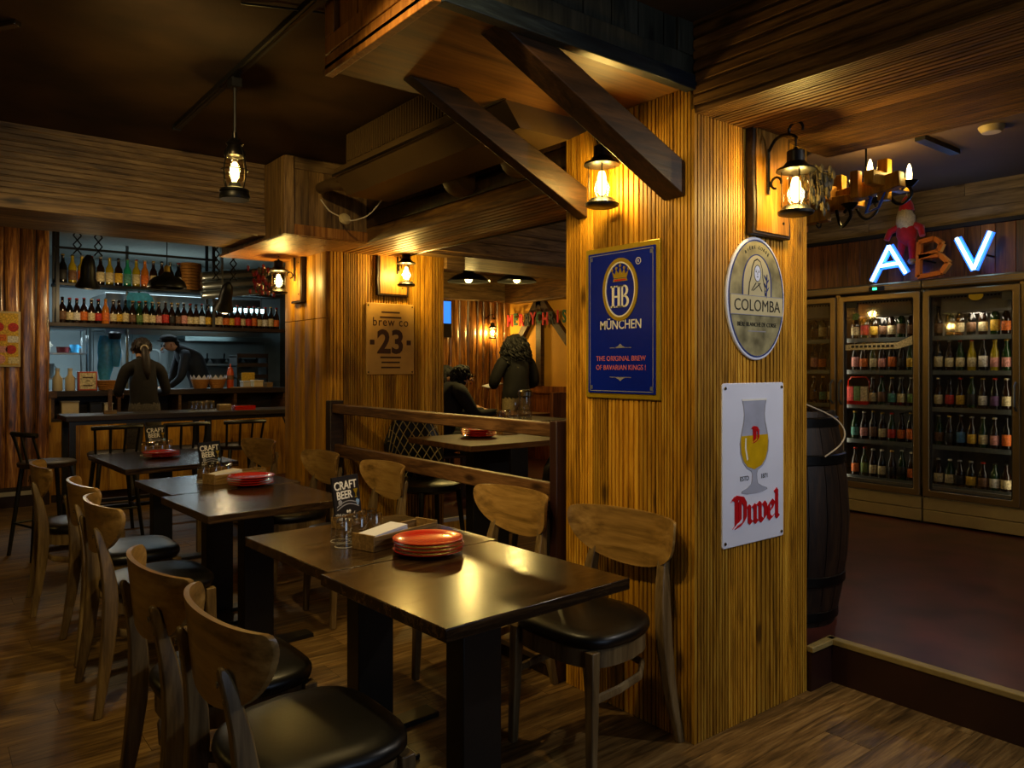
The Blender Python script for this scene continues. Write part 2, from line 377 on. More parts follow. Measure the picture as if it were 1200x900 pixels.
struct(plat.build('floor_platform', 'red_floor'), 'smooth dark red raised floor in front of the drinks coolers')
MB_ = MB(); MB_.box(3.205, 3.233, -2.2, 1.80, 0, PZ-.022); MB_.box(3.035, 3.233, 1.775, 1.798, 0, PZ-.022)
struct(MB_.build('trim_1', 'dark_riser'), 'dark brown riser of the platform step')
MB_ = MB(); MB_.box(3.195, 3.235, -2.2, 1.80, PZ-.022, PZ+.003); MB_.box(3.035, 3.235, 1.765, 1.80, PZ-.022, PZ+.003)
struct(MB_.build('trim_2', 'nosing', bevel=.004), 'pale nosing strip on the platform step')
struct(MB().box(2.6, 4.3, 5.07, 5.10, PZ-.025, PZ+.003).build('trim_3', 'white_plastic'), 'white nosing strip of the far step behind the rail')
struct(MB().box(2.6, 4.3, 5.075, 5.098, 0, PZ-.025).build('trim_4', 'orange_wood'), 'orange wooden riser of the far step')
CE = 2.68
sbox('ceiling', (-1.9, 3.0, -2.2, 5.4, CE, CE+.06), 'ceiling_paint', label='dark brown mottled plaster ceiling over the tables')
sbox('ceiling_kitchen', (-1.9, 4.6, 5.4, 12.0, 2.86, 2.92), 'kitchen_ceiling', label='pale kitchen ceiling')
sbox('ceiling_platform', (3.0, 6.9, -2.2, 4.6, 2.80, 2.86), 'platform_ceiling_paint', label='brown painted ceiling above the cooler room')
sbox('ceiling_rear', (2.7, 6.9, 4.6, 8.6, 2.62, 2.68), 'platform_ceiling_paint', label='pale brown ceiling of the rear seating room')
sbox('wall_left', (-1.98, -1.9, -2.2, 9.1, 0, 2.9), 'wall_paint'); sbox('wall_right', (6.86, 6.94, -2.2, 4.1, 0, 2.9), 'wall_paint')
wb = MB(); wb.box(-1.9, .4, -2.28, -2.2, 0, 2.9); wb.box(2.8, 6.9, -2.28, -2.2, 0, 2.9); wb.box(.4, 2.8, -2.28, -2.2, 0, .9); wb.box(.4, 2.8, -2.28, -2.2, 2.4, 2.9)
struct(wb.build('wall_back', 'wall_paint'))
wn = MB(); wn.box(.4, 2.8, -2.26, -2.24, .9, 2.4); wno = struct(wn.build('window_1', 'window_sky'), 'street window behind the viewer')
for a in ((.4, .46, .9, 2.4), (2.74, 2.8, .9, 2.4), (1.57, 1.63, .9, 2.4), (.46, 2.74, .9, .96), (.46, 2.74, 2.34, 2.4)): MB().box(a[0], a[1], -2.24, -2.19, a[2], a[3]).build('window_frame', 'dark_wood', wno)

# slab planks with natural edges
def slab_mesh(Wd, L, seed, mat, th=.018, nv=12):
    rnd = random.Random(seed); vs = []; nu = 6
    ph = [rnd.uniform(0, 6) for _ in range(4)]
    for j in range(nv+1):
        t = j/nv; l = .006*math.sin(5*t+ph[0])+.004*math.sin(13*t+ph[1]); r_ = .006*math.sin(4*t+ph[2])+.004*math.sin(15*t+ph[3])
        for i in range(nu+1):
            q = i/nu; a = PI*q
            vs.append(((l+.003)+(Wd-.006+r_-l)*(.5-.5*math.cos(a)), -th*math.sin(a)**.35*(1+.08*math.sin(9*t+ph[1])), L*t))
    fs = [(j*(nu+1)+i, j*(nu+1)+i+1, (j+1)*(nu+1)+i+1, (j+1)*(nu+1)+i) for j in range(nv) for i in range(nu)]
    fs += [tuple(range(nu+1))[::-1], tuple(range(nv*(nu+1), (nv+1)*(nu+1)))]
    return MB().add(vs, fs).mesh('plank', mat, 60)
def slab_wall(parent, x0, x1, y, z0, z1, mat, rz=0, origin=None, wmin=.10, wmax=.17, seed=1):
    rnd = random.Random(seed); x = x0; k = 0
    while x < x1-.02:
        wd = min(rnd.uniform(wmin, wmax), x1-x)
        if x1-x-wd < .05: wd = x1-x
        me = slab_mesh(wd, z1-z0, seed*50+k, mat)
        if rz == 0: place('plank', me, parent, (x, y, z0))
        else: place('plank', me, parent, (y, -x, z0), (0, 0, rz))
        x += wd; k += 1
wk = sbox('wall_far_left', (-1.9, 1.08, 9.03, 9.12, 0, 2.86), 'dark_wood', label='glossy wall of upright natural-edge wooden slabs left of the kitchen')
slab_wall(wk, .35, 1.08, 9.03, .2, 2.84, 'slab_wood', seed=3, wmin=.09, wmax=.16)
sbox('baseboard_far', (-1.9, 1.08, 8.99, 9.03, 0, .12), 'dark_riser')
struct(MB().box(-1.9, .93, 8.97, 9.03, .12, .155).build('trim_5', 'white_plastic'), 'pale ledge along the foot of the slab wall')
# rear room
wr = sbox('wall_rear', (3.6, 6.55, 8.32, 8.4, 0, 2.7), 'dark_wood', label='glossy rear wall of upright reddish wooden slabs')
slab_wall(wr, 4.4, 6.5, 8.32, PZ, 2.29, 'slab_wood', seed=5, wmin=.09, wmax=.16)
wy = sbox('wall_rear_right', (6.5, 6.58, 4.05, 8.32, 0, 2.7), 'yellow_paint', label='yellow painted wall with timber framing in the rear room')
MB().box(6.44, 6.5, 4.05, 8.32, 1.06, 1.15).build('trim', 'red_slab_wood', wy); 
for i in range(26): MB().box(6.47, 6.5, 4.05+i*.16, 4.05+i*.16+.155, PZ, 1.06).build('board', 'red_slab_wood', wy)
for p0, p1 in (((6.46, 7.62, 1.15), (6.46, 7.62, 2.3)), ((6.46, 7.64, 2.28), (6.46, 8.22, 1.55)), ((6.46, 7.60, 2.28), (6.46, 6.95, 1.60))): MB().bar(p0, p1, .10, .06, (1, 0, 0)).build('timber', 'brace_wood', wy)
tb = struct(MB().box(5.0, 6.5, 8.17, 8.32, 2.28, 2.62).build('trim_6', 'beam_wood_x', bevel=.006), 'brown header beam over the rear slab wall')
tb = struct(MB().box(6.30, 6.5, 4.05, 8.17, 2.26, 2.62).build('trim_7', 'beam_wood_y', bevel=.006), 'brown header beam over the yellow wall')
sbox('wall_divide', (4.5, 4.6, 8.4, 12, 0, 2.9), 'wall_paint'); sbox('wall_kitchen', (-1.9, 4.6, 11.6, 11.7, 0, 2.9), 'kitchen_wall', label='grey kitchen back wall')
sbox('wall_kitchen_side', (3.62, 3.72, 7.2, 9.1, 0, 2.86), 'column_wood_z')
sbox('floor_kitchen', (-1.9, 4.6, 9.65, 11.6, -.05, .12), 'red_floor')

# ------------------------------------------------------------------ near column
XC, YC, XC1, YC1 = 2.284, 1.807, 3.03, 2.50
col = struct(MB().box(XC, XC1, YC, YC1, 0, 2.46).build('near_column', 'column_wood_z'), 'large square column clad in ribbed golden wood, nearest the viewer')
clad(col, (XC, YC1, 0), -Y_, Z_, YC1-YC, 2.446, 8, 5, 'column_wood_z')
clad(col, (XC, YC, 0), X_, Z_, XC1-XC, 2.356, 8, 5, 'column_wood_z')
MB().box(XC-.015, XC-.001, YC-.015, YC-.001, 0, 2.356).build('corner_bead', 'column_wood_z', col)
clad(col, (XC1, YC1, 0), -X_, Z_, XC1-XC, 2.446, 6, 4, 'column_wood_z'); clad(col, (XC1, YC, 0), Y_, Z_, YC1-YC, 2.356, 6, 4, 'column_wood_z')
# bulkhead reaching out from the column over the tables
BX0, BY0, BY1, BZ = 1.135, 1.80, 2.51, 2.446
bk = struct(MB().box(BX0+.03, XC1, BY0+.03, BY1, BZ+.012, CE).build('bulkhead', 'dark_wood'), 'boxed wooden bulkhead under the ceiling, held by two dark braces')
MB().box(BX0, 2.27, BY0, BY1, BZ, BZ+.012).build('soffit', 'ply_wood', bk)
MB().box(BX0, BX0+.03, BY0, BY1, BZ-.022, BZ+.045).build('edge_strip', 'panel_wood', bk, bevel=.003)
MB().box(BX0, BX0+.03, BY0, BY1, BZ+.05, BZ+.11).build('frame_rail', 'panel_wood', bk, bevel=.004)
MB().box(BX0, BX0+.03, BY1-.07, BY1, BZ+.11, CE).build('frame_stile', 'panel_wood', bk, bevel=.004)
MB().box(BX0, BX0+.03, BY0, BY0+.07, BZ+.11, CE).build('frame_stile', 'panel_wood', bk, bevel=.004)
for i in range(4):
    y = BY0+.09+i*.134; MB().box(BX0+.016, BX0+.03, y, y+.128, BZ+.115, CE).build('panel_board', 'panel_wood', bk)
MB().box(BX0+.03, 2.28, BY0-.012, BY0+.03, BZ-.02, BZ+.035).build('edge_strip', 'blue_black_wood', bk, bevel=.003)
MB().box(BX0+.03, 2.28, BY0+.004, BY0+.03, BZ+.04, BZ+.11).build('frame_rail', 'dark_green_wood', bk, bevel=.003)
MB().box(2.19, 2.28, BY0+.002, BY0+.03, BZ+.11, CE).build('frame_stile', 'dark_green_wood', bk, bevel=.003)
for i in range(8):
    x = BX0+.06+i*.133; MB().box(x, x+.128, BY0+.016, BY0+.03, BZ+.11, CE).build('panel_board', 'dark_green_wood', bk)
for y, lb in ((1.885, 'thick dark diagonal brace nearest the viewer under the bulkhead'), (2.39, 'slimmer diagonal brace behind, between column and bulkhead')):
    wd = .105 if y < 2 else .06
    poly = [(1.395, BZ-.001), (1.60, BZ-.001), (2.268, 2.168), (2.268, 2.038)]
    tag(MB().plate(poly, y-wd/2, y+wd/2).build('diagonal_brace', 'brace_wood', bevel=.004), lb, 'brace', 'braces under the bulkhead')
# beam from the column toward the viewer
br = struct(MB().box(2.29, 3.21, -2.2, 1.83, 2.372, 2.9).build('cross_beam', 'dark_wood'), 'wide ribbed wooden beam running toward the viewer from the column')
clad(br, (2.27, -2.2, 2.356), X_, Y_, .96, 4.01, 10, 5, 'beam_wood_y', th=-.016, groove=-.011)
for i in range(4): board_mb((2.29, 1.80, 2.36+i*.085), Z_, Y_*-1, .085, 4.0, 2, th=-.02, groove=-.012).build('board', 'beam_wood_y', br, sharp=25)
for i in range(3): MB().box(3.21, 3.23, -2.2, 1.83, 2.36+i*.15, 2.36+i*.15+.147).build('board', 'beam_wood_y', br)

# ------------------------------------------------------------------ far pillar and long beam
P2X, P2X1, P2Y, P2Y1 = 2.25, 3.19, 4.915, 5.66
p2 = struct(MB().box(P2X, P2X1, P2Y, P2Y1, 0, 2.3).build('far_pillar', 'column_wood_z'), 'far square pillar clad in golden wood carrying the number board')
clad(p2, (P2X, P2Y, 0), X_, Z_, P2X1-P2X, 2.28, 9, 5, 'column_wood_z')
for i in range(4):
    w_ = (P2Y1-P2Y)/4; board_mb((P2X, P2Y1-w_*i, 0), -Y_, Z_, w_, 1.74).build('board', 'orange_wood', p2); board_mb((P2X, P2Y1-w_*i, 1.742), -Y_, Z_, w_, .54).build('board', 'orange_wood', p2)
lb = struct(MB().box(-1.9, 6.3, 4.75, 5.40, 2.25, 2.70).build('long_beam', 'beam_wood_x'), 'long boxed wooden beam across the room in front of the kitchen')
for i in range(4): board_mb((-.4, 4.75, 2.30+i*.094), Z_*1, X_*1, .094, 2.15, 3, th=-.018, groove=-.006).build('board', 'beam_wood_x', lb, sharp=25)
for i in range(4): board_mb((2.78, 4.75, 2.26+i*.094), Z_*1, X_*1, .094, 3.4, 0, th=-.018).build('board', 'beam_wood_x', lb, sharp=25)
MB().box(-.4, 1.75, 4.715, 4.75, 2.225, 2.30).build('lower_board', 'beam_wood_x', lb, bevel=.004)
for i in range(5): MB().box(-.4, 1.75, 4.72+i*.137, 4.72+i*.137+.134, 2.232, 2.249).build('soffit_board', 'beam_wood_x', lb)
for i in range(5): MB().box(2.78, 6.2, 4.76+i*.13, 4.76+i*.13+.127, 2.236, 2.249).build('soffit_board', 'beam_wood_x', lb)
bb = struct(MB().box(1.76, 2.31, 4.44, 5.66, 2.215, CE).build('beam_end_box', 'beam_wood_z'), 'boxed end of the long beam beside the far pillar, with vertical boards')
MB().box(1.735, 1.80, 4.41, 4.46, 2.20, CE-.01).build('corner_post', 'beam_wood_z', bb, bevel=.004)
MB().box(1.735, 1.765, 4.46, 4.75, 2.20, CE-.01).build('side_board', 'beam_wood_z', bb, bevel=.003)
MB().box(1.80, 2.30, 4.415, 4.445, 2.20, 2.265).build('lower_rail', 'panel_wood', bb, bevel=.004)
MB().box(1.80, 2.30, 4.422, 4.445, 2.60, CE-.01).build('upper_rail', 'beam_wood_x', bb, bevel=.003)
for i in range(5): MB().box(1.80+i*.1, 1.898+i*.1, 4.43, 4.445, 2.265, 2.60).build('board', 'beam_wood_z', bb)
for i in range(6): MB().box(1.74+i*.095, 1.833+i*.095, 4.46, 5.66, 2.2, 2.214).build('soffit_board', 'panel_wood', bb)
# beam above the rail from pillar to column
rb = struct(MB().box(2.31, 2.76, 2.51, 4.9, 2.215, CE).build('rail_beam', 'beam_wood_y'), 'wooden beam over the rail joining the near column and far pillar')
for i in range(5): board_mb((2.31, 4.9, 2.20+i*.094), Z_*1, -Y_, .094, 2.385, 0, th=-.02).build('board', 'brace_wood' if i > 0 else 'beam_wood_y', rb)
for i in range(5): board_mb((2.29+i*.097, 2.51, 2.216), X_, Y_, .097, 2.40, 2, th=-.016, groove=-.009).build('soffit_board', 'column_wood_y', rb)
MB().box(3.19, 3.36, 4.86, 5.0, 2.15, 2.26).build('stub_end', 'beam_wood_x', rb, bevel=.004)
tag(MB().tube([(2.78, 4.88, 2.05), (2.785, 4.88, 2.19), (2.79, 4.5, 2.205), (2.77, 4.0, 2.195), (2.79, 3.5, 2.2), (2.775, 3.0, 2.196), (2.79, 2.55, 2.2)], .006, 6).build('ceiling_cable', 'black_paint'), 'thin black cable run along the edge of the rail beam', 'cable')
# fence between column and far pillar
fr = thing('rail_fence', 'low dark wooden rail fence between the near column and far pillar', 'railing', (2.27, 2.5, 0))
for n_, b_, m_ in (('top_rail', (-.035, .035, .05, 2.36, 1.085, 1.147), 'rail_wood'), ('lower_rail', (-.02, .02, .05, 2.36, .79, .875), 'rail_wood'), ('post', (-.045, .045, .012, .06, 0, 1.16), 'dark_riser'), ('post', (-.05, .05, 2.32, 2.395, 0, 1.17), 'dark_wood')):
    MB().box(*b_).build(n_, m_, fr, bevel=.005)
MB().box(-.02, .02, .06, 2.32, 0, .05).build('sill', 'dark_wood', fr)

# ------------------------------------------------------------------ ceiling fittings over the tables
ac = thing('ceiling_air_conditioner', 'long brown metal ducted air conditioner hung under the ceiling', 'air conditioner', (1.95, 2.6, 2.3))
MB().box(-.10, .33, -.2, 1.22, .20, .37).build('upper_casing', 'ac_metal', ac, bevel=.006)
for i in range(58): MB().box(-.108, -.10, -.18+i*.0238, -.168+i*.0238, .215, .36).build('fin', 'ac_metal', ac)
MB().add([(-.14, y, .185) for y in (-.25, 1.28)]+[(-.14, y, .15) for y in (-.25, 1.28)]+[(-.06, y, .05) for y in (-.25, 1.28)]+[(.20, y, .05) for y in (-.25, 1.28)]+[(.33, y, .12) for y in (-.25, 1.28)]+[(.33, y, .185) for y in (-.25, 1.28)],
         [(0, 2, 3, 1), (2, 4, 5, 3), (4, 6, 7, 5), (6, 8, 9, 7), (8, 10, 11, 9), (10, 0, 1, 11), (0, 10, 8, 6, 4, 2), (1, 3, 5, 7, 9, 11)]).build('drip_tray', 'ac_metal', ac)
MB().box(-.15, -.138, -.26, 1.29, .14, .155).build('edge_strip', 'bolt_metal', ac)
for y in (.25, .75): MB().lathe([(.085, 0), (.10, .03), (.10, .10), (.08, .13)], 18, (0, 0, 0), M=Matrix.Translation((.30, y, .09)) @ Matrix.Rotation(R(90), 4, 'X')).build('fan_housing', 'ac_metal', ac)
MB().tube([(-.02, 1.28, .14), (-.06, 1.38, .13), (-.05, 1.5, .16), (-.02, 1.72, .18)], .035, 10).build('hose', 'ac_metal', ac)
dt = thing('sensor_with_cord', 'small white sensor dangling on a looped cord below the air conditioner', 'sensor', (1.93, 4.0, 2.245))
MB().lathe([(.0, -.012), (.032, -.01), (.036, .0), (.03, .014), (.012, .02), (0, .02)], 14).build('sensor_body', 'cream_plastic', dt, rot=(R(60), 0, 0))
MB().tube(cr([(-.09, .12, .12), (-.06, .07, .05), (-.01, .01, .01), (.03, -.03, -.01), (.10, -.10, .02), (.15, -.16, .10)]), .004, 6).build('cord', 'cable_white', dt)
tk = thing('track_rail', 'black ceiling track running toward the viewer above the tables', 'track', (1.09, 3.4, CE))
MB().box(-.018, .018, -1.9, .85, -.022, 0).build('rail', 'black_paint', tk); MB().box(-.02, .02, .85, .87, -.026, 0).build('end_cap', 'black_paint', tk); MB().box(-.006, .006, -1.9, .84, -.024, -.022).build('slot', 'iron_bright', tk)
tag(MB().tube([(.90, 2.68, CE-.005), (1.0, 2.62, CE-.012), (1.14, 2.57, CE-.008), (1.3, 2.53, CE-.006)], .004, 6).build('ceiling_wire', 'black_paint'), 'thin black wire crossing the ceiling near the bulkhead', 'cable')
tag(MB().bar((.16, 3.52, CE-.012), (.30, 3.33, CE-.012), .03, .02).build('ceiling_vent', 'bolt_metal', bevel=.002), 'pale metal ceiling fitting at the top left corner', 'vent')
for i, (loc_, aim, e) in enumerate((((.55, 1.95, CE), (1.85, 1.95, .95), 40), ((.35, 2.35, CE), (1.75, 4.6, .9), 62), ((1.55, 2.66, CE), (1.62, 3.3, .0), 45), ((3.1, .35, 2.34), (2.55, 1.7, 1.0), 44), ((.62, 1.45, CE), (2.27, 2.15, 1.45), 46))):
    t_ = thing('ceiling_spotlight', ['black ceiling spotlight above the nearest table, out of the picture', 'added black fill spotlight over the left chair row, out of the picture', 'added black fill spotlight kept out of sight behind the bulkhead', 'black spotlight under the beam near the platform step', 'added black fill spotlight aimed at the blue sign, out of the picture'][i], 'spotlight', loc_, 0, 'ceiling spotlights')  # spots over left row, behind bulkhead and at blue sign are added fill
    MB().lathe([(.05, 0), (.05, -.015), (.02, -.02), (0, -.02)], 14).build('base', 'black_paint', t_)
    d = (Vector(aim)-Vector(loc_)).normalized(); q = d.to_track_quat('-Z', 'Y').to_euler()
    MB().lathe([(.03, -.05), (.03, .03), (.02, .04), (0, .04)], 14, caps=False).build('can', 'black_paint', t_, (0, 0, -.05), q)
    light('ceiling_spot_light', 'SPOT', Vector(loc_)+Vector((0, 0, -.05))+d*.055, e, (1, .93, .84) if i == 3 else (1, .71, .28), .03, aim=aim, angle=100 if i < 4 else 62, blend=.6)
# ------------------------------------------------------------------ lanterns (built facing -Y, hook arm reaching out from the wall)
def lantern_parts(t, at, sc_=1., power=9, cage=False):
    M = Matrix.Translation(at) @ Matrix.Scale(sc_, 4)
    def L(name, prof, mat, n=18, caps=True): return MB().lathe(prof, n, M=M, caps=caps).build(name, mat, t)
    L('cap', [(.030, .205), (.034, .20), (.034, .245), (.028, .25), (.010, .25), (.006, .262), (0, .262)], 'iron')
    L('hood', [(.036, .205), (.05, .188), (.072, .178), (.074, .170), (.060, .166), (.048, .166)], 'iron')
    L('glass_cylinder', [(.047, .04), (.050, .06), (.050, .14), (.047, .166)], 'lantern_glass', caps=False)
    L('base', [(.056, 0), (.066, .004), (.068, .014), (.054, .026), (.048, .034), (.040, .034), (0, .034)], 'iron')
    L('bulb', [(.008, .05), (.016, .06), (.019, .09), (.019, .12), (.012, .145), (0, .15)], 'bulb_glow', 12)
    for a in range(4):
        an = PI/4+a*PI/2; MB().tube([M @ Vector((.053*math.cos(an), .053*math.sin(an), z)) for z in (.03, .09, .172)], .0022*sc_, 5).build('guard_wire', 'iron', t)
    l = light('lantern_light', 'POINT', M @ Vector((0, 0, .10)), power, WARM, .042, parent=t); return l
def scroll(t, top, mirror=1):
    # S-shaped iron arm from the wall (y=0) out to the lantern ring (y=-reach)
    pts = []
    for i in range(15):
        a = -PI/2+i/14*PI*1.6; pts.append((0, -.035+.022*math.cos(a)-.01, top-.16+.022*math.sin(a)))
    MB().tube(pts, .005, 6).build('scroll', 'iron', t)
    MB().tube([(0, -.012, top-.20), (0, -.012, top-.02)], .006, 6).build('wall_bar', 'iron', t)
    arm = cr([(0, -.012, top-.03), (0, -.04, top+.01), (0, -.08, top+.02), (0, -.12, top+.01), (0, -.135, top-.005)])
    MB().tube(arm, .006, 6).build('arm', 'iron', t)
    hk = [(0, -.13+.03*math.cos(a), top+.03+.03*math.sin(a)) for a in [-.6+i*.45 for i in range(10)]]
    MB().tube(hk, .0055, 6).build('hook', 'iron', t)
    MB().tube([(0, -.13, top), (0, -.13, top-.035)], .004, 6).build('hanger', 'iron_bright', t)
def back_board(t, w_, z0, z1, seed):
    rnd = random.Random(seed); pl = []
    for i in range(9): pl.append((w_/2+.006*rnd.uniform(-1, 1), z0+(z1-z0)*i/8))
    for i in range(9): pl.append((-w_/2+.006*rnd.uniform(-1, 1), z1-(z1-z0)*i/8))
    MB().plate(pl, -.035, 0).build('back_board', 'dark_wood', t, bevel=.004)
    MB().plate([(x*.86, z0+(z-z0)*.95+.012) for x, z in pl], -.040, -.034).build('back_board_face', 'lamp_board_wood', t, bevel=.002)
    for z in (z0+.06, z1-.14): MB().lathe([(.006, 0), (.005, .004), (0, .005)], 8, M=Matrix.Translation((w_*.28, -.040, z)) @ Matrix.Rotation(R(90), 4, 'X')).build('screw', 'iron', t)
def wall_lantern(label, loc, rz, board=True, power=9, top=.30, bw=.26, seed=1, off=0., sc_=1.):
    t = thing('wall_lantern', label, 'lantern', loc, rz, 'wall lanterns')
    if board:
        back_board(t, bw, -.06, .37, seed)
        g = thing('tmp', None, None)
        scroll(g, top)
        for ch in list(g.children): ch.parent = t; ch.location = (off, -.038, 0)
        bpy.data.objects.remove(g); lantern_parts(t, (off, -.168, 0), sc_, power)
    else:
        MB().tube(cr([(-.05, -.004, .30), (-.07, -.03, .27), (-.05, -.06, .31), (0, -.075, .325), (.04, -.06, .32), (.09, -.004, .28)]), .005, 6).build('arm', 'iron_bright', t)
        MB().tube([(0, -.075, .32), (0, -.075, .25)], .004, 6).build('hanger', 'iron_bright', t)
        MB().lathe([(.018, 0), (.016, .008), (0, .01)], 10, M=Matrix.Translation((.09, 0, .28)) @ Matrix.Rotation(R(90), 4, 'X')).build('wall_plate', 'iron', t)
        lantern_parts(t, (0, -.085, 0), sc_, power)
    return t
wall_lantern('black lantern with glowing bulb on the near column above the blue sign', (2.27, 2.19, 2.045), -PI/2, board=False, power=16)
wall_lantern('black lantern on a dark backboard at the near column right face, dried plant beside', (2.715, 1.793, 1.985), 0, power=15, seed=2, off=-.045)
wall_lantern('black lantern on the far pillar just above the number 23 board', (2.73, 4.90, 1.975), 0, power=21, seed=3, off=.03, sc_=.95)
wall_lantern('black lantern on the far pillar kitchen side, dried chillies beside it', (2.236, 5.36, 1.93), -PI/2, power=17, seed=4, sc_=.95, bw=.2)
wall_lantern('small lantern glowing on the rear slab wall beside the yellow wall', (6.12, 8.29, 1.78), 0, board=False, power=30, sc_=.85)
wall_lantern('added black fill lantern on the left wall beside the nearest table, out of the picture', (-1.89, 1.6, 2.0), PI/2, power=20, seed=7)  # added unseen lantern, warm fill for faces turned left
wall_lantern('added black fill lantern on the left wall toward the kitchen, out of the picture', (-1.89, 5.6, 2.0), PI/2, power=20, seed=8)  # second added lantern out of view, also warm fill
# dried plant and chilli bunches
def bunch(name, label, loc, mats, n, sp, seed, leaf=.02):
    t = thing(name, label, 'dried plant', loc); rnd = random.Random(seed)
    st = MB(); lf = MB(); lf2 = MB()
    for i in range(n):
        a = rnd.uniform(0, 2*PI); e = Vector((math.cos(a)*sp*rnd.uniform(.3, 1), math.sin(a)*sp*.4, rnd.uniform(-1, 1)*sp))
        st.tube([(0, 0, sp*.9), e*.5+Vector((0, 0, sp*.35)), e], [.003, .002, .0015], 5)
        for k in range(4):
            p = e*(.55+.15*k)+Vector((rnd.uniform(-1, 1), rnd.uniform(-1, 1), rnd.uniform(-1, 1)))*leaf*.8
            (lf if rnd.random() < .6 else lf2).blob(p, (leaf*.5, leaf*.35, leaf*.9), 6, jit=.25, seed=i*9+k)
    st.build('stems', 'dry_plant', t); lf.build('dried_leaves', mats[0], t); lf2.build('dried_pods', mats[1], t); return t
bunch('dried_plant_bunch', 'bunch of dried twigs and pods hanging by the right column lantern', (2.87, 1.66, 2.13), ('dry_plant', 'black_matte'), 22, .10, 4, .022)
bunch('dried_chilli_bunch', 'bunch of dried red chillies and straw at the far pillar lantern', (1.90, 5.24, 2.0), ('chilli', 'dry_plant'), 18, .09, 5, .022)
# pendant lantern on the track
pd = thing('pendant_lantern', 'brass storm lantern hanging on a cord from the ceiling track', 'lantern', (1.10, 3.36, 2.13))
MB().box(-.022, .022, -.03, .03, .49, .53).build('track_adapter', 'black_paint', pd)
MB().tube([(0, 0, .49), (0, 0, .29)], .006, 6).build('cord', 'black_paint', pd)
MB().lathe([(.0, 0), (.062, 0), (.066, .012), (.06, .03), (.064, .034), (.060, .045), (.03, .055), (.022, .075), (.0, .075)], 18).build('oil_font', 'iron', pd)
MB().lathe([(.030, .075), (.046, .10), (.050, .13), (.040, .17), (.030, .185)], 16, caps=False).build('glass_globe', 'lantern_glass', pd)
MB().lathe([(.034, .185), (.044, .19), (.046, .205), (.03, .235), (.038, .245), (.022, .265), (.012, .27), (.012, .295), (0, .295)], 16).build('chimney', 'iron_bright', pd)
for a in range(4):
    an = a*PI/2+.5; MB().tube([(math.cos(an)*r_, math.sin(an)*r_, z) for r_, z in ((.048, .045), (.060, .09), (.062, .14), (.050, .19), (.036, .235))], .003, 5).build('guard_wire', 'iron_bright', pd)
MB().tube([(.055*math.cos(a), .055*math.sin(a), .13) for a in [i*PI/8 for i in range(16)]], .0025, 5, closed=True).build('guard_ring', 'iron_bright', pd)
MB().lathe([(.008, .08), (.016, .10), (.018, .14), (.008, .165), (0, .165)], 10).build('bulb', 'bulb_glow', pd)
light('pendant_light', 'POINT', (0, 0, .13), 6, WARM, .026, parent=pd)

# ------------------------------------------------------------------ signs on the columns
def sign(name, label, loc, rz): return thing(name, label, 'sign', loc, rz)
t = sign('enamel_beer_sign', 'tall blue enamel beer sign with gold border on the near column', (2.27, 2.1535, 1.27), -PI/2)
W2, HH = .2055, .627
MB().plate(rrect(-W2, W2, 0, HH, .004), -.012, 0).build('border', 'sign_gold', t, bevel=.003)
MB().plate(rrect(-W2+.02, W2-.02, .022, HH-.022, .003), -.0165, -.012).build('field', 'sign_blue', t)
q = W2-.03
for b_ in ((-q, q, .03, .0325), (-q, q, HH-.0325, HH-.03), (-q, -q+.0025, .03, HH-.03), (q-.0025, q, .03, HH-.03)): MB().box(b_[0], b_[1], -.0175, -.016, b_[2], b_[3]).build('border_line', 'print_grey', t)
for sx_ in (-1, 1):
    for z in (.045, HH-.045):
        MB().plate(rrect(sx_*(q-.008)-.008, sx_*(q-.008)+.008, z-.008, z+.008, .003), -.018, -.016).build('corner_ornament', 'corner_grey', t)
MB().ring(oval(0, .445, .098, .128), oval(0, .445, .084, .113), -.020, -.016).build('oval_ring', 'sign_gold', t); MB().ring(oval(0, .445, .084, .113), oval(0, .445, .078, .107), -.0195, -.016).build('oval_line', 'print_white', t)
crn = MB(); crn.plate([(-.040, .478), (.040, .478), (.036, .490), (-.036, .490)], -.018, -.016); crn.plate([(-.046, .522), (-.030, .505), (-.022, .528), (-.010, .508), (0, .535), (.010, .508), (.022, .528), (.030, .505), (.046, .522), (.036, .492), (-.036, .492)], -.018, -.016)
for x, z in ((-.046, .526), (-.022, .532), (0, .542), (.022, .532), (.046, .526)): crn.plate(oval(x, z, .006, .006, 10), -.0185, -.016)
crn.box(-.002, .002, -.018, -.016, .542, .562); crn.box(-.007, .007, -.018, -.016, .551, .555); crn.build('crown', 'sign_gold', t)
MB().plate([(-.032, .480), (.032, .480), (.032, .486), (-.032, .486)], -.0186, -.018).build('crown_band', 'print_red', t)
hb = MB(); Y0, Y1 = -.0182, -.016
for x in (-.046, -.014): hb.box(x, x+.013, Y0, Y1, .372, .462); hb.box(x-.007, x+.020, Y0, Y1, .372, .379); hb.box(x-.007, x+.020, Y0, Y1, .455, .462)
hb.box(-.034, -.012, Y0, Y1, .413, .420); hb.box(.007, .016, Y0, Y1, .372, .462); hb.box(.0, .026, Y0, Y1, .372, .379); hb.box(.0, .026, Y0, Y1, .455, .462)
for cz, a_, b_ in ((.440, .020, .022), (.396, .024, .0245)):
    n = 12; o_ = [(.022+a_*math.cos(-PI/2+PI*i/n)*1.1, cz+b_*math.sin(-PI/2+PI*i/n)) for i in range(n+1)]; i_ = [(.022+(a_-.011)*math.cos(-PI/2+PI*i/n)*1.1, cz+(b_-.007)*math.sin(-PI/2+PI*i/n)) for i in range(n+1)]
    hb.plate(o_+i_[::-1], Y0, Y1)
hb.box(.016, .028, Y0, Y1, .414, .421); hb.build('monogram', 'print_white', t)
text('lettering', 'MÜNCHEN', .052, 'print_white', t, 0, .285, -.0172, .0004, sx=.90)
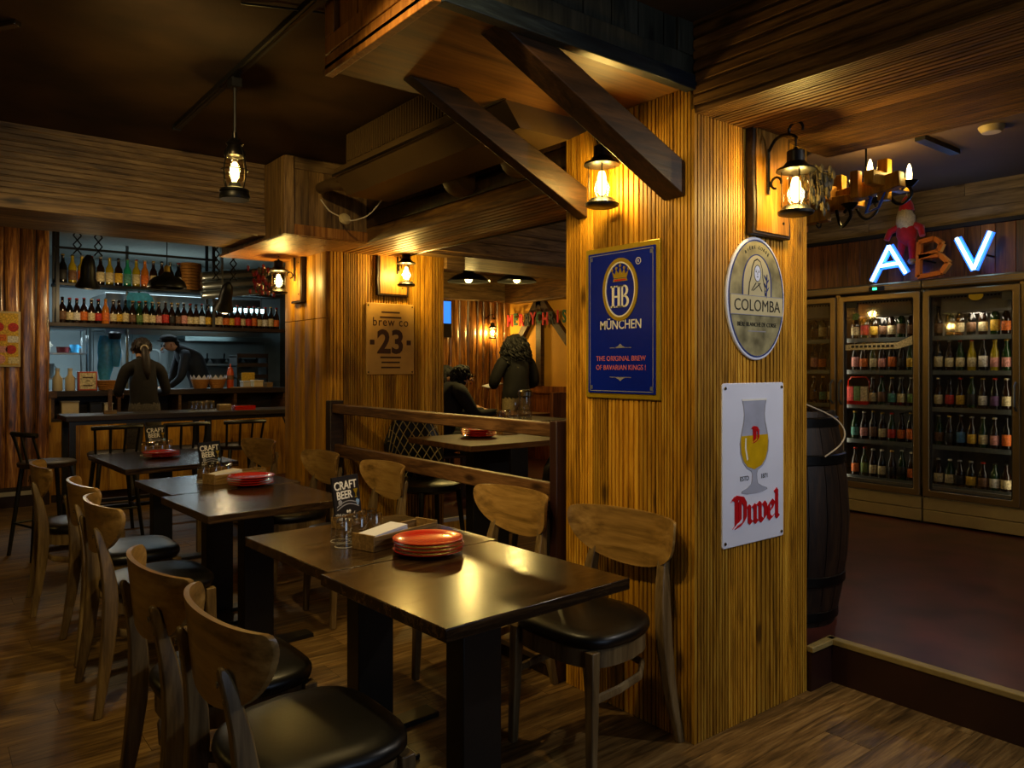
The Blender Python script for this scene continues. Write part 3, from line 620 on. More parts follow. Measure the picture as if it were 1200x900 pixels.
text('registered_mark', 'R', .018, 'print_white', t, .098, .545, -.0172); MB().ring(oval(.098, .551, .014, .014, 18), oval(.098, .551, .0115, .0115, 18), -.0178, -.016).build('mark_ring', 'print_white', t)
text('lettering', 'THE ORIGINAL BREW', .029, 'print_pink', t, 0, .155, -.0172, 0, sx=.98); text('lettering', 'OF BAVARIAN KINGS !', .029, 'print_pink', t, 0, .118, -.0172, 0, sx=.95)
for z, s_ in ((.208, 1), (.088, -1)):
    om = MB(); om.box(-.06, .06, -.0176, -.016, z-.001, z+.001); om.plate([(-.03, z), (.03, z), (.012, z+.007*s_), (0, z+.016*s_), (-.012, z+.007*s_)], -.0176, -.016); om.build('flourish', 'print_grey', t)

t = sign('oval_beer_sign', 'oval olive and cream metal beer sign on the near column right face', (2.643, 1.792, 1.673), 0)
MB().plate(oval(0, 0, .197, .246, 56), -.012, 0).build('rim', 'sign_white', t, bevel=.004)
MB().ring(oval(0, 0, .186, .235, 56), oval(0, 0, .181, .230, 56), -.0145, -.012).build('blue_line', 'colomba_blue', t)
MB().plate(oval(0, 0, .180, .229, 56), -.0135, -.012).build('field', 'colomba_field', t)
arch = [(-.098, .005)]+[(.098*math.cos(PI-PI*i/20), .05+.125*math.sin(PI-PI*i/20)) for i in range(21)]+[(.098, .005)]
MB().plate(arch, -.0145, -.0130).build('portrait_panel', 'colomba_cream', t)
MB().ring([(x*1.02, z*1.01) for x, z in arch], [(x*.95, z*.985) for x, z in arch], -.0152, -.0145).build('portrait_outline', 'colomba_blue', t)
def shape(nm, poly, y, mat): MB().plate(poly, y-.0006, y).build(nm, mat, t)
shape('portrait_hood', [(-.062, .01), (-.055, .06), (-.042, .09), (-.038, .12), (-.022, .15), (0, .16), (.022, .15), (.036, .12), (.04, .085), (.052, .05), (.058, .01)], -.0146, 'print_black')
shape('portrait_veil', [(-.056, .01), (-.050, .058), (-.036, .09), (-.033, .12), (-.018, .146), (0, .154), (.018, .146), (.031, .12), (.034, .085), (.046, .048), (.05, .01)], -.0152, 'colomba_cream')
shape('portrait_face', oval(0, .10, .022, .032, 20), -.0158, 'sign_white')
fm = MB(); fm.ring(oval(0, .10, .0235, .034, 20), oval(0, .10, .021, .031, 20), -.0168, -.0158)
for x in (-.009, .009): fm.plate(oval(x, .106, .005, .0022, 8), -.0170, -.0158); fm.box(x-.006, x+.006, -.0170, -.0158, .1115, .113)
fm.box(-.0012, .0012, -.0170, -.0158, .093, .104); fm.plate(oval(0, .086, .006, .002, 8), -.0170, -.0158)
for x0, x1 in ((-.04, -.01), (.03, .005), (-.03, .02)): fm.bar((x0, -.0165, .03), (x1, -.0165, .062), .004, .001, (0, 1, 0))
fm.build('portrait_ink', 'print_black', t)
sp_ = MB()
for i in range(5): sp_.bar((.062, -.0162, .015+i*.016), (.062+(.018 if i % 2 else -.016), -.0162, .033+i*.016), .008, .001, (0, 1, 0), taper=.3)
sp_.bar((.062, -.0162, .005), (.066, -.0162, .10), .004, .001, (0, 1, 0)); sp_.build('blue_sprig', 'colomba_blue', t)
MB().box(-.176, .176, -.0165, -.012, -.065, .008).build('banner', 'colomba_cream', t); 
for z in (-.068, .008): MB().box(-.176, .176, -.0170, -.012, z, z+.003).build('banner_line', 'print_grey', t)
text('lettering', 'COLOMBA', .066, 'print_black', t, 0, -.051, -.0168, 0, sx=.98)
text('lettering', 'BIÈRE BLANCHE DE CORSE', .024, 'print_black', t, 0, -.112, -.0145, sx=.92); MB().box(-.06, .06, -.0142, -.0135, -.133, -.129).build('small_print', 'print_grey', t)
for i, ch in enumerate('BIÈRE CORSE'):
    a = R(118-i*5.6); text('arc_letter', ch, .018, 'print_black', t, .155*math.cos(a), .205*math.sin(a)-.006, -.0142, rot=(R(90), -(a-PI/2), 0))

t = sign('glass_beer_sign', 'white metal beer sign with tulip glass on the near column right face', (2.633, 1.792, .70), 0)
MB().plate(rrect(-.207, .207, 0, .637, .012), -.008, 0).build('panel', 'sign_white', t, bevel=.003)
for x in (-.19, .19):
    for z in (.02, .617): MB().lathe([(.007, 0), (.006, .004), (0, .005)], 8, M=Matrix.Translation((x, -.008, z)) @ Matrix.Rotation(R(90), 4, 'X')).build('nail', 'bolt_metal', t)
gp = [(.083, .572), (.074, .545), (.070, .51), (.074, .48), (.088, .44), (.098, .40), (.094, .36), (.078, .325), (.052, .30), (.022, .287), (.016, .275), (.017, .255), (.022, .235), (.05, .222), (.085, .212), (.086, .205), (.05, .198), (0, .196)]
def both(g): return g+[(-x, z) for x, z in g[::-1] if x > 0]
MB().plate(both(gp), -.0092, -.008).build('glass_print', 'print_glass', t)
beer = [(.090, .428), (.092, .40), (.088, .362), (.073, .329), (.048, .306), (.0, .292)]
MB().plate(beer+[(-x, z) for x, z in beer[-2::-1]], -.0102, -.0092).build('beer_print', 'print_beer', t)
MB().plate([(-.082, .566), (.082, .566), (.084, .573), (-.084, .573)], -.0102, -.0092).build('rim_print', 'print_white', t)
MB().ring(both(gp), [(x*.95, .2+(z-.2)*.99) for x, z in both(gp)], -.0100, -.0092).build('outline_print', 'print_grey', t)
MB().plate([(-.052, .33), (-.066, .38), (-.064, .42), (-.056, .42), (-.057, .38), (-.044, .335)], -.0108, -.0102).build('shine_print', 'print_white', t)
def nib(m, strokes, x, z, s, nx=.085, nz=.055, y0=-.0112, y1=-.008):
    k = 0
    for st in strokes:
        for (a, b) in zip(st, st[1:]):
            k += 1; y0 -= .00012; m.plate([(x+s*(a[0]-nx), z+s*(a[1]-nz)), (x+s*(a[0]+nx), z+s*(a[1]+nz)), (x+s*(b[0]+nx), z+s*(b[1]+nz)), (x+s*(b[0]-nx), z+s*(b[1]-nz))], y0, y1)
GL = {'D': [[(.02, .98), (.18, .90), (.18, .10), (.05, .02)], [(-.05, .90), (.12, 1.0), (.50, .92), (.66, .72), (.66, .25), (.50, .08), (.18, .0)], [(.36, .86), (.36, .2)]], 'u': [[(.05, .62), (.14, .56), (.14, .12), (.24, .04), (.42, .14)], [(.36, .62), (.46, .56), (.46, .10), (.56, .03)]],
      'v': [[(.03, .66), (.14, .58), (.14, .12), (.28, .02), (.46, .16), (.46, .52), (.34, .64)]], 'e': [[(.14, .10), (.14, .50), (.30, .64), (.44, .52), (.30, .34), (.16, .30)], [(.14, .12), (.26, .03), (.44, .12)]], 'l': [[(.10, 1.0), (.18, .92), (.18, .10), (.28, .03)]]}
lm = MB()
for ch, x in (('D', -.142), ('u', -.052), ('v', .020), ('e', .080), ('l', .132)): nib(lm, GL[ch], x, .075+.02*(x+.14), .118)
lm.build('lettering', 'print_red', t)
dm = MB(); nib(dm, GL['D'], -.018, .40, .062, y0=-.0115, y1=-.0102); dm.build('glass_initial', 'print_red', t)
text('lettering', 'ESTD', .026, 'print_black', t, -.066, .252, -.0088); text('lettering', '1871', .026, 'print_black', t, .068, .252, -.0088)

t = sign('brewery_number_board', 'tan board reading brew co 23 on the far pillar', (2.72, 4.898, 1.345), 0)
MB().plate(rrect(-.197, .197, 0, .515, .012), -.014, 0).build('panel', 'brew_board', t, bevel=.003)
text('lettering', 'brew co', .088, 'print_brown', t, 0, .352, -.0150, .0004, sx=.88, space=1.15); text('lettering', '23', .235, 'print_brown', t, 0, .158, -.0150, .007, sx=.95)
for z, w_ in ((.445, .075), (.408, .088), (.118, .085), (.082, .075), (.045, .078)): MB().box(-w_, w_, -.0150, -.014, z, z+.012).build('small_print', 'print_brown', t)
for x in (-.150, .150): MB().plate(rrect(x-.018, x+.018, .215, .250, .003), -.0150, -.014).build('side_mark', 'print_brown', t)
for x in (-.18, .18):
    for z in (.018, .497): MB().lathe([(.006, 0), (.005, .003), (0, .004)], 8, M=Matrix.Translation((x, -.014, z)) @ Matrix.Rotation(R(90), 4, 'X')).build('nail', 'iron', t)

# ------------------------------------------------------------------ dining chairs (facing local +Y)
def chair_proto():
    t = thing('dining_chair', 'x', 'chair', (0, 0, 0), 0, 'bentwood dining chairs with black seats')
    def outline(k=1., n=32):
        p = []
        for i in range(n):
            a = 2*PI*i/n; c_, s_ = math.cos(a), math.sin(a)
            e = 3.6 if s_ > 0 else 2.3
            r_ = 1/((abs(c_)**e+abs(s_)**e)**(1/e)); p.append((.225*k*r_*c_*(1.0 if s_ > 0 else .97), .215*k*r_*s_))
        return p
    m = MB(); lay = [(.93, .435), (1.0, .442), (1.03, .458), (1.02, .474), (.95, .486), (.75, .493), (.4, .497), (.05, .498)]; vs = []; fs = []; n = 32
    for k, z in lay: vs += [(x, y, z) for x, y in outline(k)]
    for j in range(len(lay)-1): fs += [(j*n+i, j*n+(i+1) % n, (j+1)*n+(i+1) % n, (j+1)*n+i) for i in range(n)]
    fs += [tuple(range(n))[::-1], tuple(range((len(lay)-1)*n, len(lay)*n))]; m.add(vs, fs).build('seat', 'leather', t, sharp=60)
    o_, i_ = outline(.96), outline(.86); m = MB(); n = 32
    vs = [(x, y, z) for z in (.375, .437) for pl in (o_, i_) for x, y in pl]; fs = []
    for i in range(n):
        j = (i+1) % n; fs += [(i, j, n+j, n+i), (2*n+i, 3*n+i, 3*n+j, 2*n+j), (i, 2*n+i, 2*n+j, j), (n+i, n+j, 3*n+j, 3*n+i)]
    m.add(vs, fs).build('apron', 'chair_wood', t)
    for s_ in (-1, 1): MB().bar((s_*.188, .178, .437), (s_*.196, .192, 0), .040, .040, (0, 1, 0), taper=.72).build('leg', 'chair_wood', t, bevel=.004)
    def sweep(pts, wx, wy):
        mm = MB(); vs = []; fs = []
        for (x, y, z), a, b in zip(pts, wx, wy): vs += [(x-a, y-b, z), (x+a, y-b, z), (x+a, y+b, z), (x-a, y+b, z)]
        for i in range(len(pts)-1): fs += [(i*4+j, i*4+(j+1) % 4, i*4+4+(j+1) % 4, i*4+4+j) for j in range(4)]
        fs += [(3, 2, 1, 0), tuple(range(len(pts)*4-4, len(pts)*4))]; return mm.add(vs, fs)
    for s_ in (-1, 1):
        zs = [0, .12, .25, .36, .44, .52, .60, .68, .735, .75]; ys = [-.268, -.247, -.229, -.218, -.214, -.217, -.227, -.244, -.260, -.264]
        xs = [s_*x for x in (.225, .212, .200, .193, .190, .185, .178, .170, .165, .165)]
        o = sweep(list(zip(xs, ys, zs)), [.013, .016, .019, .021, .021, .020, .019, .017, .015, .009], [.015, .019, .024, .027, .028, .026, .022, .017, .012, .006]).build('leg', 'chair_wood', t, bevel=.005)
        for z, y in ((.715, -.272), (.675, -.258)): MB().lathe([(.008, 0), (.007, .003), (0, .004)], 10, M=Matrix.Translation((s_*.166, y, z)) @ Matrix.Rotation(R(90), 4, 'X')).build('bolt', 'bolt_metal', o)
    st = [(-.19, .185, .27), (-.195, .05, .275), (-.185, -.08, .285), (-.13, -.165, .295), (0, -.195, .30), (.13, -.165, .295), (.185, -.08, .285), (.195, .05, .275), (.19, .185, .27)]
    MB().tube(st, .011, 8, flat=1.5).build('stretcher', 'chair_wood', t)
    # curved half-moon backrest
    nu, nv = 28, 6; hw = .265; th = .014; vs = []; fs = []
    def top(u): return .838-.008*u*u-(.034*(1-math.sqrt(max(0, 1-((abs(u)-.90)/.10)**2))) if abs(u) > .90 else 0)
    def bot(u): return top(1)-.172*max(0., 1-u*u)**.62
    for side in (0, 1):
        for j in range(nv+1):
            for i in range(nu+1):
                u = math.sin(PI/2*(-1+2*i/nu)); zt, zb = top(u), min(bot(u), top(u)-.002)
                x = hw*math.sin(u*1.25)/math.sin(1.25); y = -.262+.085*u*u+(0 if side else -th); z = zb+(zt-zb)*j/nv
                vs.append((x, y+(.02*(.838-z)/.2), z))
    k = (nu+1)*(nv+1); id_ = lambda s_, j, i: s_*k+j*(nu+1)+i
    for j in range(nv):
        for i in range(nu): fs += [(id_(0, j, i), id_(0, j, i+1), id_(0, j+1, i+1), id_(0, j+1, i)), (id_(1, j, i), id_(1, j+1, i), id_(1, j+1, i+1), id_(1, j, i+1))]
    for i in range(nu): fs += [(id_(0, 0, i), id_(1, 0, i), id_(1, 0, i+1), id_(0, 0, i+1)), (id_(0, nv, i), id_(0, nv, i+1), id_(1, nv, i+1), id_(1, nv, i))]
    for j in range(nv): fs += [(id_(0, j, 0), id_(0, j+1, 0), id_(1, j+1, 0), id_(1, j, 0)), (id_(0, j, nu), id_(1, j, nu), id_(1, j+1, nu), id_(0, j+1, nu))]
    MB().add(vs, fs).build('backrest', 'ply_back', t, sharp=50, bevel=.003)
    return t
ch0 = chair_proto()
RIGHT, LEFT = PI/2, -PI/2       # rz for chairs facing -X / +X
chairs = [('bentwood chair against the near column, black seat fully in view', (1.965, 2.05), RIGHT+.07), ('bentwood chair beside the near column, behind the red plates of the nearest table', (1.955, 2.745), RIGHT),
          ('bentwood chair by the rail, just right of the nearest table card', (1.955, 3.97), RIGHT-.04), ('bentwood chair by the rail, half hidden behind the nearest table card', (1.91, 4.73), RIGHT),
          ('bentwood chair on the pillar side of the farthest small table', (1.90, 5.82), RIGHT+.1),
          ('bentwood chair nearest the viewer at bottom left, big curved back', (.785, 1.845), LEFT), ('second bentwood chair from the viewer on the left row', (.768, 2.40), LEFT+.02),
          ('third bentwood chair from the viewer on the left row', (.838, 3.615), LEFT), ('fourth bentwood chair from the viewer on the left row', (.865, 4.27), LEFT), ('farthest bentwood chair of the left row, beside the black bar stool', (.80, 5.20), LEFT-.06)]
for i, (lb_, (x, y), rz) in enumerate(chairs):
    if i == 0: ch0.location = (x, y, 0); ch0.rotation_euler = (0, 0, rz); ch0['label'] = lb_
    else: clone(ch0, lb_, (x, y, 0), rz)

# ------------------------------------------------------------------ dining tables
def table_proto(name, wx, wy, top, mat, post=.15):
    t = thing(name, 'x', 'table', (0, 0, 0), 0, 'dark dining tables')
    MB().box(-wx/2, wx/2, -wy/2, wy/2, top-.036, top).build('tabletop', mat, t, bevel=.003)
    MB().box(-post/2, post/2, -.045, .045, .02, top-.05).build('pedestal', 'black_paint', t, bevel=.004)
    MB().box(-.2, .2, -.2, .2, top-.05, top-.036).build('mounting_plate', 'black_paint', t)
    MB().box(-.29, .29, -.045, .045, 0, .022).build('foot', 'black_paint', t, bevel=.004); MB().box(-.045, .045, -.27, .27, 0, .02).build('foot', 'black_paint', t, bevel=.004)
    return t
tp = table_proto('dining_table', .70, .665, .75, 'table_wood')
tabs = [('dark wooden table nearest the viewer, red plates on its back half', (1.367, 1.93), .05), ('dark wooden table joined behind the nearest one, holding glasses and napkins', (1.36, 2.60), .05),
        ('dark wooden table of the middle group, nearer half', (1.335, 3.76), .05), ('dark wooden table of the middle group, farther half with red plates and card', (1.355, 4.44), .05)]
for i, (lb_, (x, y), rz) in enumerate(tabs):
    o = tp if i == 0 else copy_tree(tp); o.location = (x, y, 0); o.rotation_euler = (0, 0, rz); o['label'] = lb_
tq = table_proto('dining_table', .72, 1.05, .75, 'table_wood', .13); tq['label'] = 'farthest dark wooden table of the row, in front of the bar stools'; tq.location = (1.385, 5.82, 0); tq.rotation_euler = (0, 0, .04)

# ------------------------------------------------------------------ table ware
plate_me = MB().lathe([(0, 0), (.062, 0), (.068, .003), (.100, .009), (.122, .017), (.1225, .0195), (.119, .0195), (.098, .0125), (.066, .0065), (0, .006)], 40).mesh('plate', 'red_ceramic', 45)
def plates(x, y, z, n, where, cat='plate'):
    nm = ['top', 'second from top', 'third from top', 'bottom'] if n == 4 else ['top', 'middle', 'bottom']
    for i in range(n):
        o = place('dinner_plate', plate_me, None, (x+random.uniform(-.004, .004), y+random.uniform(-.004, .004), z+.001+i*.0125)); tag(o, 'red glazed plate, %s of the stack %s' % (nm[n-1-i], where), 'plate', 'stacked red plates')
plates(1.41, 2.265, .75, 4, 'on the nearest tables'); plates(1.45, 4.16, .75, 4, 'on the middle table'); plates(1.39, 5.84, .75, 3, 'on the farthest small table')
def tumbler_mesh():
    # stored upside down: rim on the table, thick base on top
    p = [(.034, 0), (.0345, .004), (.030, .055), (.0265, .093), (.024, .098), (0, .098)]
    return MB().lathe(p, 14, caps=False).mesh('tumbler_glass', 'tumbler_glass', 30), MB().lathe([(.0, .078), (.022, .08), (.0262, .09), (.0245, .0965), (0, .0965)], 14).mesh('thick_base', 'tumbler_glass', 30)
tm = tumbler_mesh(); GX = MB()
def glasses(pts, z, where):
    for i, (x, y) in enumerate(pts):
        t_ = place('tumbler', tm[0], None, (x, y, z+.0005)); place('thick_base', tm[1], t_); place('rim', rim_me, t_)
        tag(t_, 'upturned clear tumbler, %s from the left in the cluster %s' % (ORD[i], where), 'glass', 'upturned tumblers')
rim_me = MB().tube([(.034*math.cos(a), .034*math.sin(a), .002) for a in [i*PI/10 for i in range(20)]], .0016, 5, closed=True).mesh('rim', 'rim_glint')
def spots(cx_, cy_, a, L): return [(cx_+x*math.cos(a)-y*math.sin(a), cy_+x*math.sin(a)+y*math.cos(a)) for x, y in L]
glasses(spots(1.41, 2.49, .3, [(-.165, .10), (-.12, .172), (-.088, .10), (-.045, .172), (-.01, .10), (.03, .172)]), .75, 'on the nearest tables')
glasses(spots(1.44, 4.39, .3, [(-.14, .10), (-.09, .172), (-.06, .10), (-.01, .172), (.02, .10)]), .75, 'on the middle table')
glasses([(1.33, 6.05), (1.39, 6.09), (1.45, 6.07), (1.51, 6.11)], .75, 'on the farthest small table')
def caddy(label, loc, rz, nap):
    t = thing('napkin_caddy', label, 'napkin box', loc, rz, 'wooden napkin boxes')
    for n_, b_ in (('bottom', (-.165, .165, -.048, .048, 0, .008)), ('side', (-.165, .165, -.055, -.048, 0, .052)), ('side', (-.165, .165, .048, .055, 0, .052)), ('end', (-.172, -.165, -.055, .055, 0, .058)), ('end', (.165, .172, -.055, .055, 0, .058)), ('divider', (.03, .036, -.048, .048, 0, .05))):
        MB().box(*b_).build(n_, 'box_wood', t, bevel=.002)
    for z in (.018, .036): MB().box(-.163, .163, -.0565, -.055, z, z+.001).build('groove', 'print_brown', t)
    MB().plate(oval(.09, .022, .014, .010, 14), -.0566, -.055).build('stamp', 'print_brown', t)
    p = thing('napkin_stack', nap, 'napkins', Vector(loc)+Vector((math.cos(rz)*-.065, math.sin(rz)*-.065, .009)), rz, 'paper napkin stacks')
    for i in range(5): MB().box(-.09+.002*i, .088-.001*i, -.042, .042, i*.0105, i*.0105+.0095).build('napkin', 'white_paper', p, rot=(0, R(-1.2*i), 0))
caddy('wooden box of napkins in front of the glasses on the nearest tables', (1.41, 2.49, .75), .3, 'white paper napkins in the wooden box on the nearest tables')
caddy('wooden box of napkins behind the red plates on the middle table', (1.44, 4.39, .75), .3, 'white paper napkins in the wooden box on the middle table')
def card(label, loc, rz, s=1.):
    t = thing('table_card', label, 'table sign', loc, rz, 'craft beer table cards')
    MB().box(-.088, .088, -.016, .016, 0, .045).build('stand', 'box_wood', t, bevel=.003); MB().box(-.088, .088, -.030, -.016, 0, .022).build('stand_step', 'box_wood', t, bevel=.002)
    text('stand_lettering', 'READ YOUR', .017, 'print_brown', t, 0, .026, -.0166)
    c_ = MB().box(-.079, .079, -.004, .004, 0, .172).build('card', 'card_black', t, (0, 0, .03), (R(-8), 0, 0))
    text('lettering', 'CRAFT', .047, 'print_white', c_, -.004, .118, -.0046, .0009, sx=.95); text('lettering', 'BEER', .045, 'print_white', c_, -.016, .080, -.0046, .0009, sx=.95)
    ar = MB()
    for k in (0, 1):
        pts = [(-.066+.132*i/16, .052-.012*k+.018*math.sin(PI*i/16)) for i in range(17)]
        ar.plate(pts+[(x, z-.004) for x, z in pts[::-1]], -.0052, -.004)
    ar.plate(oval(-.045, .066, .011, .012, 14), -.0052, -.004); ar.build('ribbon_print', 'print_grey', c_)
    gb = MB(); gb.plate([(.040, .112), (.068, .112), (.060, .096), (.056, .092), (.056, .080), (.064, .076), (.044, .076), (.052, .080), (.052, .092), (.048, .096)], -.0052, -.004); gb.build('goblet_print', 'sign_gold', c_)
    MB().plate([(.050, .062), (.058, .072), (.064, .064), (.072, .066), (.068, .050), (.060, .042), (.054, .048)], -.0052, -.004).build('hop_print', 'card_blue', c_)
    for x in (-.007, .007): MB().plate(oval(x, .026, .006, .006, 10), -.0052, -.004).build('emblem_print', 'print_white', c_)
    MB().box(-.022, .022, -.0048, -.004, .012, .015).build('small_print', 'print_grey', c_)
card('black craft beer card in a wooden stand on the nearest tables', (1.405, 2.875, .75), .40); card('black craft beer card in a wooden stand on the middle table', (1.40, 4.70, .75), .40); card('black craft beer card in a wooden stand on the farthest small table', (1.46, 6.27, .75), .25)
# ------------------------------------------------------------------ bottles
BOT = {'long': [(0, 0), (.029, 0), (.0305, .004), (.0305, .115), (.027, .140), (.0145, .175), (.013, .215), (.0145, .218), (.0145, .226), (.012, .228)],
       'tall': [(0, 0), (.035, 0), (.037, .005), (.037, .150), (.033, .175), (.016, .210), (.0135, .262), (.0155, .264), (.0155, .274), (.013, .276)],
       'stub': [(0, 0), (.033, 0), (.035, .004), (.035, .098), (.032, .122), (.018, .150), (.0145, .185), (.016, .187), (.016, .196), (.013, .198)]}
LAB = {'long': (.030, .100, .0312), 'tall': (.035, .130, .0378), 'stub': (.022, .088, .0357)}
_bm = {}
def bottle(kind, gl, lab, cap, loc, label, group, s=1., rz=0):
    k1 = (kind, gl)
    if k1 not in _bm: _bm[k1] = MB().lathe(BOT[kind], 12).mesh('bottle_glass', gl, 50)
    k2 = (kind, 'l', lab)
    if k2 not in _bm:
        a, b, r_ = LAB[kind]; _bm[k2] = MB().lathe([(r_-.001, a), (r_, a+.001), (r_, b-.001), (r_-.001, b)], 12, caps=False).mesh('label', 'label_'+lab, 50)
    k3 = (kind, 'c', cap)
    if k3 not in _bm:
        z = BOT[kind][-1][1]; _bm[k3] = MB().lathe([(.0165, z-.008), (.0158, z+.002), (.012, z+.005), (0, z+.005)], 12).mesh('cap', 'cap_'+cap, 50)
    k4 = (kind, 'n', cap)
    t = place('beer_bottle', _bm[k1], None, loc, (0, 0, rz)); t.scale = (s, s, s); tag(t, label, 'bottle', group)
    place('label', _bm[k2], t); place('cap', _bm[k3], t); return t
rnd = random.Random(21)
# ------------------------------------------------------------------ kitchen pass
KX0, KX1, KY = 1.10, 3.60, 9.06
ct = thing('kitchen_counter', 'wooden kitchen pass counter with open shelf and orange front panels', 'counter', (1.10, KY, 0))
MB().box(-.06, 2.52, -.02, .55, 1.09, 1.15).build('worktop', 'dark_wood', ct, bevel=.005); MB().box(-.08, .05, -.03, -.02, 1.08, 1.15).build('worktop_end', 'rail_wood', ct)
for x in (0, .62, 1.24, 1.86, 2.46): MB().box(x, x+.03, 0, .45, .86, 1.09).build('divider', 'rail_wood', ct)
MB().box(-.02, 2.5, 0, .5, .83, .86).build('shelf', 'dark_wood', ct); MB().box(-.02, 2.5, .45, .5, .86, 1.09).build('back_panel', 'dark_wood', ct)
for i in range(9): MB().box(-.02+i*.28, .255+i*.28, 0, .03, .08, .83).build('front_panel', 'orange_wood', ct)
MB().box(-.04, .0, -.01, .5, 0, 1.09).build('end_panel', 'orange_wood', ct); MB().box(-.02, 2.5, .02, .06, 0, .08).build('kick_board', 'dark_riser', ct)
for i, (x, w_, h_, m_) in enumerate(((.10, .16, .17, 'milk_plastic'), (.36, .12, .15, 'black_paint'), (.50, .08, .14, 'milk_plastic'))):
    t = thing('storage_tub', ['white plastic tub at the left end of the counter shelf', 'dark tub second from the left on the counter shelf', 'narrow white tub third from the left on the counter shelf'][i], 'tub', (1.10+x+w_/2, KY+.12, .86), 0, 'tubs under the counter')
    MB().box(-w_/2, w_/2, -.08, .08, 0, h_).build('body', m_, t, bevel=.008); MB().box(-w_/2-.006, w_/2+.006, -.086, .086, h_, h_+.014).build('lid', 'white_plastic' if m_ != 'black_paint' else m_, t, bevel=.004)
TZ = 1.151
for i, x in enumerate((1.17, 1.285)):
    t = tag(MB().lathe([(0, 0), (.045, 0), (.048, .01), (.046, .13), (.022, .17), (.020, .205), (0, .205)], 14).build('squeeze_bottle', 'milk_plastic', None, (x, 9.15, TZ)), ['milky plastic bottle at the far left of the kitchen pass', 'milky plastic bottle second from left on the kitchen pass'][i], 'bottle', 'milky bottles on the pass')
    MB().lathe([(.022, .205), (.022, .235), (0, .235)], 12).build('cap', 'white_plastic', t)
t = thing('menu_box', 'small tan printed box with red frame on the kitchen pass', 'box', (1.44, 9.12, TZ))
MB().box(-.09, .09, -.03, .05, 0, .20).build('body', 'sauce', t, bevel=.004); MB().box(-.075, .075, -.033, -.03, .015, .185).build('face', 'label_cream', t)
for z, s_ in ((.13, .9), (.045, .8)): MB().box(-.055*s_, .055*s_, -.0345, -.033, z, z+.014).build('print_bar', 'print_brown', t)
MB().plate([(-.03, .09), (0, .11), (.03, .09), (0, .10)], -.0345, -.033).build('emblem', 'print_brown', t)
def basket(label, loc, r_=.10, paper=True):
    t = thing('bread_basket', label, 'basket', loc, 0, 'woven bread baskets')
    MB().lathe([(0, 0), (r_*.68, 0), (r_, .10), (r_*1.05, .105), (r_*.97, .103), (r_*.65, .012), (0, .012)], 18).build('weave', 'wicker', t)
    for k in range(5): MB().tube([((r_*.70+.3*r_*z/.1)*math.cos(a)*1.02, (r_*.70+.3*r_*z/.1)*math.sin(a)*1.02, z) for z in (.012+k*.02,) for a in [i*PI/10 for i in range(20)]], .004, 5, closed=True).build('woven_band', 'wicker', t)
    if paper:
        m = MB(); vs = []; n = 22
        for k, (rr, z) in enumerate(((.62, .05), (.92, .10), (1.08, .135))): vs += [(r_*rr*math.cos(2*PI*i/n), r_*rr*math.sin(2*PI*i/n), z+(.022*(1 if i % 2 else -1) if k == 2 else 0)) for i in range(n)]
        m.add(vs, [(j*n+i, j*n+(i+1) % n, (j+1)*n+(i+1) % n, (j+1)*n+i) for j in range(2) for i in range(n)]+[tuple(range(n))]).build('paper_liner', 'white_paper', t)
basket('empty woven bread basket beside the menu box on the kitchen pass', (1.63, 9.13, TZ), .11, False)
basket('paper-lined woven basket, left one of the pair on the pass', (2.60, 9.15, TZ)); basket('paper-lined woven basket, right one beside the sauce bottle', (2.79, 9.15, TZ))
t = thing('sauce_bottle', 'tall orange-red squeeze sauce bottle on the kitchen pass', 'bottle', (2.935, 9.12, TZ))
MB().lathe([(0, 0), (.036, 0), (.039, .01), (.039, .18), (.030, .215), (0, .215)], 16).build('body', 'sauce', t); MB().lathe([(.030, .215), (.028, .235), (.010, .25), (.005, .29), (0, .29)], 12).build('nozzle', 'sauce', t); MB().lathe([(.0395, .10), (.0397, .15)], 16, caps=False).build('label', 'label_brown', t)
for i, (x, w_, h_, m_, lb_) in enumerate(((3.14, .09, .08, 'white_plastic', 'white food container beside the sauce bottle on the pass'), (3.28, .11, .09, 'milk_plastic', 'cream takeaway box on the kitchen pass'), (3.42, .07, .06, 'box_wood', 'low wooden box at the right end of the kitchen pass'))):
    t = thing('food_box', lb_, 'box', (x, 9.2, TZ), 0, 'boxes on the kitchen pass'); MB().box(-w_/2, w_/2, -.06, .06, 0, h_*.8).build('body', m_, t, bevel=.004); MB().box(-w_/2-.005, w_/2+.005, -.065, .065, h_*.8, h_).build('lid', m_, t, bevel=.003)
tag(MB().box(-.2, .2, -.06, .06, 0, .012).build('cutting_board', 'box_wood', None, (3.12, 9.12, TZ), bevel=.003), 'thin wooden board lying on the kitchen pass', 'board')
# hanging shelf rack
rk = thing('bottle_rack', 'black hanging steel rack of two bottle shelves over the kitchen pass', 'shelf', (1.10, KY, 1.82))
MB().box(-.02, 2.46, -.05, .26, 0, .04).build('shelf', 'dark_wood', rk, bevel=.003); MB().box(.03, 2.44, -.03, .25, .425, .455).build('shelf', 'black_paint', rk, bevel=.003)
for x in (.04, 1.60): MB().box(x, x+.03, -.045, -.015, .04, 1.04).build('post', 'black_paint', rk); MB().box(x, x+.03, .22, .25, .04, 1.04).build('post', 'black_paint', rk)
MB().box(.03, 1.65, -.04, -.02, .80, .825).build('cross_bar', 'black_paint', rk)
labs = ['brown', 'cream', 'white', 'orange', 'cream', 'red', 'orange', 'cream', 'yellow', 'cream', 'brown', 'green', 'cream', 'cream', 'pink', 'red', 'black', 'brown', 'pink', 'cream', 'cream', 'white', 'yellow', 'cream', 'cream', 'orange', 'yellow', 'red', 'cream', 'red', 'orange', 'cream', 'white', 'cream', 'orange']
gls = ['amber_glass', 'black_glass', 'amber_glass', 'amber_glass']
